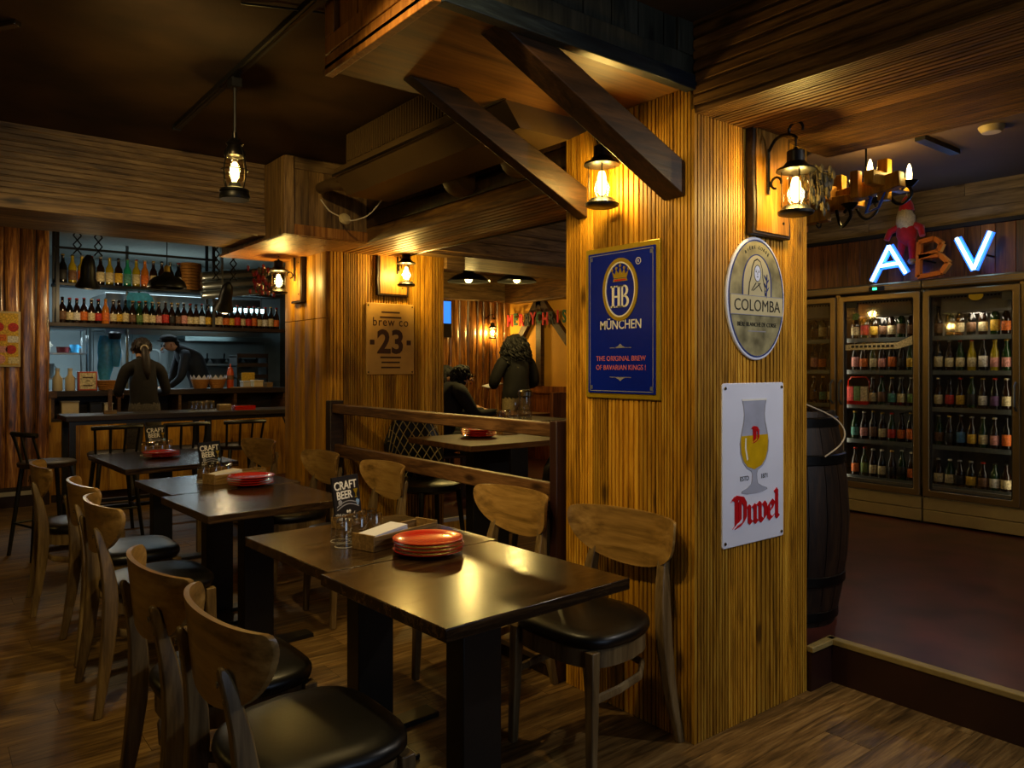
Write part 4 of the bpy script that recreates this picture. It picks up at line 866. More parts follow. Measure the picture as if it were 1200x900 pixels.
capn = ['gold', 'black', 'silver', 'red', 'white']
for i, lb_ in enumerate(labs):
    x = 1.215+i*.0672; g = 'green_glass' if lb_ == 'green' else 'orange_glass' if i == 6 else gls[i % 4]
    if 1.68 < x < 1.75: x += .01
    cp = 'red' if i == 5 else capn[rnd.randrange(5)]
    bottle('long' if i % 3 else 'tall', g, lb_, cp, (x, KY+.10+rnd.uniform(-.015, .015), 1.8605), '%s beer bottle, %s label, %s from left on lower rack shelf' % (g.split('_')[0], lb_, ORD[i]), 'bottles on the lower rack shelf', .98 if i % 3 == 0 else 1.15)
for i, g in enumerate(['black_glass', 'yellow_glass', 'yellow_glass', 'yellow_glass', 'amber_glass', 'yellow_glass', 'amber_glass', 'teal_glass', 'yellow_glass', 'orange_glass', 'amber_glass', 'amber_glass', 'black_glass', 'black_glass']):
    lb_ = ['black', 'brown', 'orange', 'yellow', 'cream', 'cream', 'yellow', 'teal', 'cream', 'orange', 'cream', 'brown', 'black', 'white'][i]
    bottle('tall', g, lb_, capn[i % 5], (1.22+i*.088, KY+.10, 2.2755), '%s bottle, %s label, %s from left on upper rack shelf' % (g.split('_')[0], lb_, ORD[i]), 'bottles on the upper rack shelf', 1.1)
t = thing('bamboo_steamer', 'stack of round wooden steamer rings on the upper rack shelf', 'steamer', (2.50, KY+.10, 2.2755))
for k in range(9): MB().lathe([(.10, .002), (.115, .004), (.115, .033), (.10, .035)], 20).build('ring', 'wicker', t, (0, 0, k*.035))
# kitchen lamps
def scissor(label, loc, n, tilt):
    t = thing('scissor_lamp', label, 'lamp', loc, 0, 'scissor arm lamps'); h = .09
    for s_ in (-.09, .09):
        for k in range(n):
            z = .22+k*h
            for a in (-1, 1): MB().bar((s_-.035*a, 0, z), (s_+.035*a, .004*a, z+h), .012, .008, (0, 1, 0)).build('scissor_bar', 'iron', t)
    MB().box(-.14, .14, -.03, .03, .22+n*h, .24+n*h).build('ceiling_plate', 'iron', t)
    hd = MB().lathe([(.10, -.10), (.11, -.09), (.07, .0), (.065, .10), (.05, .18), (.02, .22), (0, .22)], 18, caps=False).build('shade', 'black_paint', t, rot=(R(tilt), 0, 0)); MB().blob((0, 0, -.06), .04, 10).build('bulb', 'candle_glow', hd)
    light('scissor_lamp_light', 'POINT', (0, 0, -.15), 9, WARM2, .04, parent=t)
scissor('black scissor-arm lamp in front of the upper left bottles', (1.315, 8.3, 2.26), 4, 12); scissor('black scissor-arm lamp at the right end of the bottle rack', (2.58, 8.2, 2.10), 5, 35)
t = thing('dome_pendant', 'wide black enamel dome pendant before the bottle rack', 'lamp', (1.86, 7.6, 2.14))
MB().lathe([(.170, 0), (.172, .012), (.155, .06), (.11, .10), (.05, .12), (.03, .15), (.0, .15)], 28, caps=False).build('shade', 'black_paint', t); MB().lathe([(.028, .15), (.026, .20), (.01, .215), (0, .215)], 12).build('socket', 'cap_gold', t); MB().tube([(0, 0, .21), (0, 0, .72)], .004, 6).build('cord', 'black_paint', t)
t = thing('air_duct', 'shiny corrugated silver air duct above the kitchen pass', 'duct', (2.5, 8.2, 2.18))
for x in (.2, .8): MB().box(x, x+.02, .49, .56, .05, .68).build('hanger_strap', 'steel', t)
for k in range(3):
    a0, b0 = Vector((-.0, .55, .02+.10*k)), Vector((1.0, .5, .16+.10*k)); n = 26
    MB().tube([a0.lerp(b0, i/n) for i in range(n+1)], [.048+.005*(i % 2) for i in range(n+1)], 12).build('pipe', 'steel', t)
# kitchen interior
t = thing('extractor_hood', 'stainless extractor hood across the kitchen', 'hood', (1.2, 10.2, 1.80))
MB().box(.6, 2.5, 0, .9, .06, .5).build('canopy', 'steel', t, bevel=.01); MB().box(.6, 2.5, -.03, .0, 0, .08).build('lip', 'steel', t)
for i in range(2): MB().box(.65+i*.95, 1.45+i*1.0, .1, .14, .015, .05).build('tube_lamp', 'tube_white', t)
light('hood_light', 'AREA', (1.0, .3, -.02), 16, (.75, .94, 1), 1.8, parent=t, size_y=.2)
t = thing('kitchen_door_panel', 'stainless cabinet doors behind the cooks', 'cabinet', (2.2, 11.4, 0))
MB().box(-.35, .6, 0, .2, 0, 1.95).build('body', 'steel_dull', t)
for x in (-.33, .14): MB().plate(rrect(x, x+.44, .15, 1.9, .02), -.02, 0).build('door', 'steel_dull', t, bevel=.004); MB().ring(rrect(x+.08, x+.36, 1.0, 1.65, .06), rrect(x+.10, x+.34, 1.02, 1.63, .05), -.03, -.02).build('door_moulding', 'steel', t); MB().tube([(x+.40, -.03, 1.2), (x+.40, -.05, 1.25), (x+.40, -.03, 1.4)], .008, 6).build('handle', 'black_paint', t)
t = thing('wire_rack', 'chrome wire rack with kitchen supplies at the left of the kitchen', 'rack', (1.30, 10.4, 0))
for x in (-.16, .34):
    for y in (0, .4): MB().tube([(x, y, 0), (x, y, 1.95)], .012, 8).build('post', 'steel', t)
for z in (.9, 1.25, 1.55, 1.85): MB().box(-.17, .35, -.01, .41, z, z+.02).build('shelf', 'steel', t)
for i, (x, z, w_, h_, m_) in enumerate(((1.22, 1.57, .10, .12, 'white_plastic'), (1.40, 1.57, .14, .06, 'chilli'), (1.52, 1.57, .10, .09, 'blue_plastic'), (1.25, 1.27, .12, .16, 'steel_dull'), (1.45, .92, .2, .2, 'steel'))):
    t = thing('supply_tub', ['white tub on the wire rack', 'dark red packet on the wire rack', 'blue packet on the wire rack', 'grey steel pot on the wire rack', 'large steel pan low on the wire rack'][i], 'tub', (x, 10.5, z), 0, 'supplies on the wire rack'); MB().lathe([(0, 0), (w_*.45, 0), (w_*.5, h_), (w_*.52, h_+.01), (0, h_+.01)], 14).build('body', m_, t); MB().tube([(w_*.5, 0, h_*.6), (w_*.75, 0, h_*.7), (w_*.5, 0, h_*.9)], .006, 5).build('handle', m_, t)
t = thing('hanging_bags', 'blue plastic bags hung beside a steel pipe in the kitchen', 'bag', (1.82, 10.1, 1.15))
def bag(x, z0, z1, w_, sd):
    r2 = random.Random(sd); vs = []; n = 10; L = 6
    for j in range(L+1):
        q = j/L
        for i in range(n):
            a = 2*PI*i/n; ww = w_*(.35+.65*math.sin(PI*(.15+.75*q)))*(1+r2.uniform(-.15, .15)); vs.append((x+ww*math.cos(a), .4*ww*math.sin(a), z1+(z0-z1)*q))
    return MB().add(vs, [(j*n+i, j*n+(i+1) % n, (j+1)*n+(i+1) % n, (j+1)*n+i) for j in range(L) for i in range(n)]+[tuple(range(n))[::-1], tuple(range(L*n, L*n+n))])
bag(-.04, .05, .62, .085, 1).build('bag', 'blue_plastic', t); bag(.08, .25, .66, .06, 2).build('bag', 'blue_plastic', t); MB().tube([(.20, 0, -1.03), (.20, 0, 1.71)], .018, 8).build('pipe', 'tube_white' if False else 'steel', t); MB().lathe([(.06, 0), (.07, .02), (.07, .07), (.05, .09), (0, .09)], 14, (.05, -.08, .58)).build('hook_box', 'black_paint', t)
t = thing('blue_pouch', 'bright blue translucent bag hanging between the two bottle shelves', 'bag', (1.98, KY+.225, 1.95)); bag(0, 0, .28, .15, 5).build('bag', 'blue_plastic', t); MB().tube([(0, 0, .27), (0, 0, .30)], .01, 6).build('hook', 'iron', t)
MB().box(1.66, 2.30, .20, .22, .24, .29).build('light_strip', 'tube_white', rk)
for x in (1.7, 2.25): MB().box(x, x+.01, .205, .215, .29, .43).build('strip_hanger', 'black_paint', rk)
t = thing('pan_shelf', 'steel wall shelf for pans at the right of the kitchen', 'shelf', (2.9, 10.9, 1.42)); MB().box(0, 1.2, 0, .35, 0, .025).build('board', 'steel', t); MB().box(.1, .13, .3, .7, -.06, 0).build('bracket', 'steel', t); MB().box(1.0, 1.03, .3, .7, -.06, 0).build('bracket', 'steel', t); MB().box(0, 1.2, .3, .35, .025, .38).build('back', 'steel_dull', t); MB().box(0, 1.2, 0, .03, .34, .40).build('upper_rail', 'steel', t)
for i in range(4):
    t = thing('frying_pan', 'dark iron pan, %s from left on the steel kitchen shelf' % ORD[i], 'pan', (3.15+i*.23, 11.02, 1.446), 0, 'pans on the kitchen shelf'); MB().lathe([(0, 0), (.07, 0), (.11, .07), (.105, .07), (.066, .008), (0, .008)], 18).build('bowl', 'black_paint', t); MB().bar((.05, -.08, .06), (.02, -.20, .14), .02, .01).build('handle', 'black_paint', t)
t = thing('ticket_rack', 'dark shelving unit with trays at the right end of the kitchen', 'shelf', (3.42, 9.75, 0))
for z in (.9, 1.1, 1.25, 1.4, 1.52): MB().box(-.2, .2, 0, .3, z, z+.02).build('tray', 'black_paint', t, bevel=.002); MB().box(-.2, .2, -.01, 0, z, z+.05).build('tray_lip', 'dark_wood', t)
for x in (-.2, .18): MB().box(x, x+.02, 0, .3, 0, 1.55).build('side', 'black_paint', t)
tag(MB().box(-.12, .12, 0, .004, 0, .09).build('order_note', 'green_paper', None, (3.35, 10.85, 1.86)), 'pale green note stuck up at the right of the kitchen', 'paper')
tag(MB().box(-.08, .08, 0, .015, 0, .18).build('kraft_card', 'label_yellow', None, (3.26, 9.45, TZ)), 'mustard yellow card standing behind the boxes', 'card')
t = thing('prep_table', 'steel prep table behind the pass', 'table', (2.75, 10.62, .12)); MB().box(-1, .6, -.2, .2, .78, .82).build('worktop', 'steel_dull', t)
for x in (-.95, .55): MB().box(x, x+.04, -.18, .18, 0, .78).build('leg_frame', 'steel', t)
# sticker board on the slab wall
t = thing('sticker_board', 'cream framed board covered with round stickers on the slab wall', 'board', (.56, 8.99, 1.40))
MB().box(-.27, .27, -.02, .01, 0, .55).build('frame', 'cream_plastic', t, bevel=.004); MB().box(-.25, .25, -.024, -.02, .02, .53).build('field', 'label_yellow', t)
r3 = random.Random(3)
for i in range(22):
    x = -.20+(i % 5)*.1+r3.uniform(-.015, .015); z = .07+(i//5)*.105+r3.uniform(-.01, .01); c_ = ['label_red', 'label_yellow', 'label_cream', 'label_green', 'label_orange', 'label_white', 'label_brown', 'label_pink'][r3.randrange(8)]
    MB().plate(oval(x, z, .045, .045, 16) if r3.random() < .65 else rrect(x-.045, x+.045, z-.032, z+.032, .008), -.026, -.024).build('sticker', c_, t)
# bar table and stools
t = thing('bar_table', 'long dark high bar table in front of the kitchen pass', 'table', (1.0, 7.35, 0))
MB().box(0, 2.4, 0, .5, .935, .98).build('tabletop', 'dark_wood', t, bevel=.005)
for x in (.03, 1.15, 2.3):
    for y in (.03, .42): MB().box(x, x+.05, y, y+.05, 0, .935).build('leg', 'black_paint', t)
for y in (.04, .43): MB().box(.05, 2.35, y, y+.03, .90, .935).build('apron', 'black_paint', t); MB().box(.05, 2.35, y, y+.03, .16, .19).build('foot_rail', 'black_paint', t)
MB().bar((.62, .05, .9), (.86, .05, .19), .012, .012).build('brace', 'black_paint', t); MB().bar((1.9, .05, .9), (2.2, .05, .19), .012, .012).build('brace', 'black_paint', t)
for i in range(6): pass
glasses([(2.06+.045*i, 7.52+.03*(i % 2)) for i in range(5)], .98, 'on the bar table')
t = thing('condiment_box', 'small wooden box beside the red tray on the bar table', 'box', (2.36, 7.52, .98)); MB().box(-.06, .06, -.04, .04, 0, .05).build('body', 'box_wood', t, bevel=.002); MB().box(-.055, .055, -.035, .035, .05, .06).build('contents', 'label_cream', t)
t = thing('red_tray', 'stack of red plates at the right of the bar table', 'tray', (2.54, 7.52, .98))
for k in range(3): MB().plate(rrect(-.10, .10, .001+k*.014, .012+k*.014, .004), -.08, .08).build('tray', 'red_ceramic', t)
t = thing('menu_stand', 'small wooden stand at the left of the bar table', 'stand', (1.38, 7.6, .98)); MB().box(-.05, .05, -.03, .03, 0, .03).build('base', 'box_wood', t); MB().box(-.015, .015, -.01, .01, .03, .22).build('post', 'rail_wood', t)
def stool(label, loc, rz, first=None):
    if first: return clone(first, label, loc, rz)
    t = thing('bar_stool', label, 'stool', loc, rz, 'black bar stools')
    MB().lathe([(0, .655), (.17, .655), (.19, .665), (.195, .69), (.18, .70), (.0, .695)], 24).build('seat', 'dark_wood', t)
    for sx_ in (-1, 1):
        for sy in (-1, 1): MB().tube([(sx_*.12, sy*.12, .66), (sx_*.185, sy*.185, 0)], [.018, .014], 8).build('leg', 'black_paint', t)
    for z in (.24,):
        q = .12+.065*(1-z/.66)
        for a, b in (((-q, -q), (q, -q)), ((q, -q), (q, q)), ((q, q), (-q, q)), ((-q, q), (-q, -q))): MB().tube([(a[0], a[1], z), (b[0], b[1], z)], .009, 6).build('foot_ring', 'black_paint', t)
    for x in (-.15, -.05, .05, .15): MB().tube([(x, -.155 if abs(x) < .1 else -.11, .69), (x*1.1, -.20 if abs(x) < .1 else -.17, .90)], .010, 6).build('back_spindle', 'black_paint', t)
    MB().tube([(-.185, -.15, .905), (-.10, -.195, .91), (0, -.205, .91), (.10, -.195, .91), (.185, -.15, .905)], .018, 8).build('back_rail', 'black_paint', t); return t
st0 = stool('black bar stool at the left end of the bar table, in front of slab wall', (.78, 6.62, 0), -PI/2+.3)
stool('black bar stool behind the farthest small table, left of its card', (1.30, 7.02, 0), 0, st0); stool('black bar stool behind the farthest small table, right of its card', (1.84, 7.02, 0), 0, st0); stool('black bar stool nearest the far pillar at the bar table', (2.34, 7.02, 0), 0, st0)

# ------------------------------------------------------------------ seating behind the rail
def booth_chair(label, loc, rz, quilt):
    t = thing('padded_chair', label, 'chair', loc, rz, 'black padded chairs behind the rail')
    MB().lathe([(0, .53), (.20, .53), (.225, .55), (.225, .585), (.20, .60), (0, .595)], 28).build('seat', 'leather', t)
    nu, nv = 14, 8; vs = []
    for s_ in (0, 1):
        for j in range(nv+1):
            for i in range(nu+1):
                u = -1+2*i/nu; v = j/nv; a = u*1.15; wz = 1-.35*max(0, abs(u)-.45)**1.5*2.5
                vs.append((.235*math.sin(a)/math.sin(1.15)*(1.0-.12*(v > .92)), -.21+.10*(1-math.cos(a))-.05*v-(.04 if s_ == 0 else 0), .60+(.43*v)*wz))
    k = (nu+1)*(nv+1); I = lambda s_, j, i: s_*k+j*(nu+1)+i; fs = []
    for j in range(nv):
        for i in range(nu): fs += [(I(0, j, i), I(0, j, i+1), I(0, j+1, i+1), I(0, j+1, i)), (I(1, j, i), I(1, j+1, i), I(1, j+1, i+1), I(1, j, i+1))]
    for i in range(nu): fs += [(I(0, 0, i), I(1, 0, i), I(1, 0, i+1), I(0, 0, i+1)), (I(0, nv, i), I(0, nv, i+1), I(1, nv, i+1), I(1, nv, i))]
    for j in range(nv): fs += [(I(0, j, 0), I(0, j+1, 0), I(1, j+1, 0), I(1, j, 0)), (I(0, j, nu), I(1, j, nu), I(1, j+1, nu), I(0, j+1, nu))]
    bk_ = MB().add(vs, fs).build('backrest', 'leather', t, sharp=60)
    if quilt:
        q_ = MB(); f_ = lambda u, v: (.235*math.sin(u*1.15)/math.sin(1.15), -.205+.10*(1-math.cos(u*1.15))-.05*v, .60+.43*v*(1-.35*max(0, abs(u)-.45)**1.5*2.5))
        for k in range(-5, 6):
            for d in (1, -1):
                pts = [f_(k*.25+d*(v-.5)*1.1, v) for v in [i/8 for i in range(9)] if abs(k*.25+d*(v-.5)*1.1) < .95]
                if len(pts) > 1: q_.tube(pts, .004, 4)
        q_.build('quilting', 'nosing', bk_)
    for sx_ in (-1, 1):
        for sy in (-1, 1): MB().tube([(sx_*.15, sy*.14, .54), (sx_*.19, sy*.185, 0)], [.02, .013], 8).build('leg', 'black_paint', t)
    return t
bt = table_proto('booth_table', .80, .74, .92, 'booth_table_wood', .3); bt['label'] = 'brown wooden table behind the rail holding red plates'; bt['group'] = 'tables behind the rail'; bt.location = (3.04, 4.13, 0)
plates(3.03, 4.22, .92, 4, 'on the table behind the rail')
booth_chair('black quilted chair behind the rail, against the far pillar', (2.86, 4.58, 0), PI, True); booth_chair('dark padded chair behind the rail, beside the near column', (2.98, 3.40, 0), 0, False)
t = thing('cutlery_box', 'pale box of wrapped cutlery by the plates behind the rail', 'box', (3.34, 4.30, .92)); MB().box(-.07, .07, -.04, .04, 0, .03).build('tray', 'box_wood', t); MB().box(-.06, .06, -.03, .03, .03, .045).build('napkin', 'white_paper', t)
b2 = table_proto('booth_table', .9, .6, .73, 'dark_wood', .2); b2['label'] = 'dark table farther back with the glass jug and tumblers'; b2['group'] = 'tables behind the rail'; b2.location = (4.35, 5.46, PZ)
t = thing('glass_jug', 'tall clear glass jug with metal rim on the dark rear table', 'jug', (4.28, 5.25, .92))
MB().lathe([(.055, .0), (.062, .01), (.064, .17), (.060, .20), (.060, .225)], 20, caps=False).build('glass_body', 'tumbler_glass', t); MB().lathe([(.061, .222), (.066, .225), (.066, .26), (.05, .275), (0, .275)], 20).build('lid', 'bolt_metal', t); MB().tube([(-.06, 0, .21), (-.11, 0, .19), (-.11, 0, .09), (-.063, 0, .06)], .008, 6).build('handle', 'tumbler_glass', t); MB().lathe([(0, .004), (.058, .004), (.058, .10), (0, .10)], 16).build('water', 'tumbler_glass', t)
glasses([(4.02, 5.30), (4.07, 5.36), (4.10, 5.27), (4.15, 5.34), (4.19, 5.26)], .92, 'on the dark rear table')
b3 = table_proto('booth_table', .56, .7, .73, 'booth_table_wood', .2); b3['label'] = 'wooden table at the seated guests in the rear room'; b3['group'] = 'tables behind the rail'; b3.location = (4.93, 6.32, PZ)
t = thing('bench_back', 'dark wooden bench end below the yellow wall', 'bench', (5.55, 5.75, PZ))
for i in range(4): MB().box(-.5+i*.25, -.252+i*.25, 0, .05, 0, .95).build('back_board', 'red_slab_wood', t)
MB().box(-.5, .5, -.4, 0, .40, .45).build('seat', 'dark_wood', t)
tv = thing('wall_screen', 'small wall screen glowing blue on the rear slab wall', 'screen', (5.36, 8.24, 1.78)); MB().box(-.10, .10, -.04, .02, 0, .48).build('frame', 'black_paint', tv, bevel=.004); MB().box(-.085, .085, -.043, -.04, .18, .465).build('picture', 'screen_blue', tv)
for i, (x, y, z, lb_) in enumerate(((4.30, 6.16, 2.24, 'left black dome lamp hanging in the rear room'), (5.02, 6.30, 2.30, 'right black dome lamp hanging in the rear room'))):
    t = thing('industrial_lamp', lb_, 'lamp', (x, y, z), 0, 'rear room dome lamps'); MB().lathe([(.21, 0), (.212, .012), (.14, .06), (.06, .09), (.05, .17), (.0, .17)], 24, caps=False).build('shade', 'iron', t); MB().blob((0, 0, .03), .04, 12).build('bulb', 'bulb_glow', t); MB().tube([(0, 0, .17), (0, 0, 2.62-z)], .012, 8).build('rod', 'iron', t)
    light('dome_lamp_light', 'POINT', (0, 0, -.03), 30, WARM, .05, parent=t)
# christmas letters
t = thing('letter_banner', 'felt letter garland spelling a Christmas greeting on the yellow wall', 'banner', (6.385, 7.70, 1.955), -PI/2)
for i, (ch, m_) in enumerate(zip('MERRYCHRISTMAS', ['red_felt', 'green_felt', 'red_felt', 'dark_felt', 'red_felt', 'green_felt', 'red_felt', 'dark_felt', 'red_felt', 'green_felt', 'red_felt', 'dark_felt', 'red_felt', 'green_felt'])):
    text('letter', ch, .22, m_, t, -.46+i*.122, .012*math.sin(i*1.7), 0, .006, ext=.006, sx=.75)
MB().tube([(-.55, .005, .16), (0, .005, .15), (.6, .005, .155), (1.2, .005, .16)], .003, 5).build('string', 'dark_felt', t)
# ------------------------------------------------------------------ drinks coolers (facing -X)
SH = [.49, .795, 1.085, 1.37, 1.635]
def cooler(label, yc, seed):
    t = thing('drinks_cooler', label, 'fridge', (6.12, yc, PZ), -PI/2, 'upright glass door coolers'); W_ = .68; D = .66; Hh = 1.89
    MB().box(-W_, W_, D-.03, D, 0, Hh).build('back_panel', 'fridge_inner', t)
    for x in (-W_, W_-.03): MB().box(x, x+.03, .06, D, 0, Hh).build('side_panel', 'fridge_inner', t)
    MB().box(-W_, W_, .06, D, Hh-.04, Hh).build('top_panel', 'fridge_frame', t); MB().box(-W_, W_, .06, D, .20, .285).build('bottom_panel', 'fridge_inner', t)
    MB().box(-W_+.005, W_-.005, .02, .08, .015, .105).build('base_panel', 'fridge_base', t, bevel=.004); MB().box(-W_+.005, W_-.005, .02, .08, .11, .20).build('base_panel', 'fridge_base', t, bevel=.004)
    MB().box(-W_, W_, .0, .06, 1.815, 1.885).build('header', 'fridge_frame', t, bevel=.012)
    for z in (1.832, 1.85, 1.868): MB().box(-W_+.005, W_-.005, -.004, 0, z, z+.006).build('header_groove', 'fridge_inner', t)
    MB().box(-.02, .02, .02, .10, .2, 1.82).build('mullion', 'fridge_frame', t)
    for z in SH: MB().box(-W_+.03, W_-.03, .10, D-.04, z-PZ-.014, z-PZ).build('shelf', 'fridge_inner', t); MB().box(-W_+.03, W_-.03, .085, .10, z-PZ-.030, z-PZ+.004).build('price_rail', 'steel_dull', t)
    for s_ in (-1, 1):
        x0, x1 = (-W_+.008, -.012) if s_ < 0 else (.012, W_-.008)
        vb = MB().box(x0+.09, x1-.09, .09, .30, 1.62, 1.80).build('evaporator_cover', 'fridge_inner', t, bevel=.02)
        gm = MB()
        for i in range(18):
            for j in range(3): gm.box(x0+.115+i*.025, x0+.130+i*.025, .0885, .0895, 1.735+j*.018, 1.747+j*.018)
        gm.build('vent_holes', 'black_matte', vb)
        d = MB().ring(rrect(x0, x1, .21, 1.80, .012), rrect(x0+.050, x1-.050, .262, 1.752, .012), 0, .045).build('door', 'fridge_frame', t, bevel=.008)
        MB().ring(rrect(x0+.046, x1-.046, .258, 1.756, .010), rrect(x0+.056, x1-.056, .268, 1.746, .008), .006, .04).build('gasket', 'black_matte', d)
        MB().box(x0+.05, x1-.05, .018, .024, .262, 1.752).build('pane', 'cooler_glass', d)
        hx = x1-.025 if s_ < 0 else x0+.025
        MB().tube([(hx, 0, .90), (hx, -.035, .93), (hx, -.035, 1.07), (hx, 0, 1.10)], .009, 8).build('handle', 'steel', d)
    return t
ca = cooler('left tall glass door cooler full of beer bottles, beside the barrel', 3.345, 1); cb = cooler('right tall glass door cooler full of beer bottles', 1.98, 2)
# display, stickers, plates on the left cooler door
MB().box(.28, .40, -.012, 0, 1.825, 1.86).build('display', 'black_matte', ca); MB().box(.31, .345, -.014, -.012, 1.832, 1.852).build('display_led', 'led_green', ca)
strip = [(.05, 1.395), (.50, 1.405), (.60, 1.45), (.66, 1.47), (.66, 1.40), (.50, 1.355), (.05, 1.35)]
MB().plate(strip, .012, .016).build('promo_strip', 'label_cream', ca); [MB().box(.12+i*.036, .145+i*.036, .0105, .012, 1.368, 1.388).build('promo_mark', 'print_black', ca) for i in range(10)]
MB().box(.075, .17, .012, .016, 1.70, 1.75).build('door_sticker', 'print_black', ca); MB().plate([(.10+.03, 1.64), (.16, 1.66), (.19, 1.64), (.17, 1.60), (.13, 1.60)], .012, .016).build('door_sticker', 'label_green', ca)
MB().box(.0+.47, .63, .012, .016, 1.765, 1.785).build('door_sticker', 'print_black', ca); MB().box(-.60, -.46, .012, .016, 1.50, 1.72).build('poster', 'label_red', ca)
MB().plate(oval(-.30+.0, 1.735, .05, .035, 16), .010, .016).build('emblem', 'sign_gold', cb); MB().box(-.13, -.06, .012, .016, 1.69, 1.75).build('door_sticker', 'print_black', cb)
# red carrier in the left cooler
t = thing('bottle_carrier', 'red wire bottle carrier on the middle cooler shelf', 'carrier', (6.235, 3.215, 1.0855), -PI/2)
MB().box(-.09, .09, -.05, .05, 0, .03).build('tray', 'red_ceramic', t); MB().tube([(-.09, 0, .03), (-.09, 0, .20), (-.06, 0, .23), (.06, 0, .23), (.09, 0, .20), (.09, 0, .03)], .005, 6).build('handle', 'red_ceramic', t)
for k in range(3): MB().box(-.085+k*.058, -.033+k*.058, -.03, .03, .03, .15).build('carton', 'label_'+['red', 'green', 'cream'][k], t)
rows = {0: ['cream', 'red', 'yellow', 'brown', 'cream', 'brown', 'brown', 'orange'], 1: ['pink', 'orange', 'cream', 'pink', 'orange', 'black', 'yellow', 'white'], 2: ['green', 'pink', 'cream', 'brown', 'teal', 'cream', 'green', 'cream'], 3: ['teal', 'pink', 'brown', 'cream', 'red', 'orange', 'orange', 'cream'], 4: ['orange', 'green', 'cream', 'cream', 'black', 'black', 'orange', 'brown']}
rowsb = {0: ['brown', 'brown', 'cream', 'brown', 'cream', 'yellow', 'orange', 'blue'], 1: ['cream', 'cream', 'cream', 'cream', 'white', 'pink', 'pink', 'cream'], 2: ['cream', 'red', 'yellow', 'black', 'white', 'purple', 'cream', 'white'], 3: ['brown', 'black', 'blue', 'yellow', 'cream', 'pink', 'orange', 'cream'], 4: ['cream', 'cream', 'black', 'yellow', 'brown', 'white', 'cream', 'brown']}
RN = ['top', 'second', 'third', 'fourth', 'bottom']; rnd = random.Random(8)
for y_, y2 in ((3.315, 3.0), (2.69, 3.0), (2.64, 2.3), (2.02, 2.3)):
    light('cooler_fill_light', 'AREA', (6.19, y_, 1.12), .8, (1, .86, .6), .03, aim=(6.25, y2, 1.12), size_y=1.3)  # added area lights without a fixture, brighten the bottle labels
def fill(rw, ys, door, start=0):
    for r_ in range(5):
        z = SH[4-r_]; k = 0
        for i, y in enumerate(ys):
            if door == 'middle' and r_ == 2 and i < 2: continue
            lb_ = rw[r_][i % 8]; g = ['amber_glass', 'black_glass', 'amber_glass', 'green_glass'][(i*3+r_) % 4]
            if r_ == 1 and door == 'right' and i in (3, 5): g = 'yellow_glass'
            bottle('stub' if (r_ == 4 and door == 'right') else ('tall' if (r_+i) % 4 == 1 else 'long'), g, lb_, capn[rnd.randrange(5)], (6.245+rnd.uniform(-.006, .006), y+rnd.uniform(-.004, .004), z+.0006),
                   '%s label beer bottle, %s from left, %s shelf behind %s cooler door' % (lb_, ORD[i], RN[r_], door), 'bottles in the coolers', .86 if (r_+i) % 4 == 1 and not (r_ == 4 and door == 'right') else 1.0)
fill(rows, [3.25-i*.0765 for i in range(8)], 'middle'); fill(rowsb, [2.585-i*.078 for i in range(8)], 'right'); fill({k: v[3:]+v[:3] for k, v in rows.items()}, [3.62-i*.078 for i in range(3)], 'leftmost')
light('cooler_light', 'AREA', (6.30, 3.0, 1.80), 2.5, (1, .86, .62), .5, aim=(6.30, 3.0, 0), size_y=.08); light('cooler_light', 'AREA', (6.30, 2.3, 1.80), 2.2, (1, .86, .62), .5, aim=(6.30, 2.3, 0), size_y=.08)

# ------------------------------------------------------------------ wall above the coolers, neon letters
wc = sbox('wall_cooler', (6.34, 6.40, -2.2, 4.05, 2.07, 2.84), 'dark_wood', label='wood-clad wall above the coolers')
slab_y = 3.9; k = 0; r4 = random.Random(12)
while slab_y > 1.2:
    wd = r4.uniform(.09, .14); MB().box(6.315, 6.34, slab_y-wd+.002, slab_y, 2.07, 2.47).build('plank', 'red_slab_wood', wc, bevel=.003); slab_y -= wd
MB().box(6.28, 6.34, 1.0, 4.0, 2.47, 2.50).build('ledge', 'black_matte', wc)
for j in range(3):
    y = 4.0; o_ = [0, .5, .25][j]
    while y > .6:
        L = r4.uniform(.8, 1.3); L = L-o_ if y == 4.0 else L
        MB().box(6.316, 6.34, max(y-L, .6)+.002, y, 2.50+j*.104, 2.602+j*.104).build('board', 'grey_board_wood', wc, bevel=.002); y -= L
def neon(ch, label, yc, strokes, lit):
    t = thing('neon_letter', label, 'neon sign', (6.12, yc, 2.095), -PI/2, 'illuminated sign letters')
    for st in strokes:
        if lit:
            MB().tube([(x, -.020, z) for x, z in st], .013, 8).build('tube', 'neon_white', t); 
            for (a, b) in zip(st, st[1:]): MB().bar((a[0], .004, a[1]), (b[0], .004, b[1]), .055, .016, (0, 1, 0)).build('backing', 'neon_blue', t)
        else:
            for (a, b) in zip(st, st[1:]): MB().bar((a[0], 0, a[1]), (b[0], 0, b[1]), .034, .05, (0, 1, 0)).build('channel', 'orange_channel', t)
    for x in (-.06, .06): MB().box(x-.006, x+.006, .01, .20, .12, .132).build('bracket', 'iron', t)
    if lit: light('neon_light', 'POINT', (0, -.08, .14), 1.1, (.12, .4, 1), .06, parent=t)
neon('A', 'glowing blue-white neon letter A above the left cooler', 2.91, [[(-.13, 0), (.01, .27)], [(.01, .27), (.14, .04)], [(-.07, .115), (.10, .125)]], True)
bz = [(-.10, .0), (-.09, .27), (.02, .285), (.075, .24), (.05, .185), (-.09, .155)]; b2_ = [(-.09, .155), (.06, .155), (.12, .09), (.07, .02), (-.10, .0)]
neon('B', 'unlit orange letter B between the two blue neon letters', 2.58, [bz, b2_], False)
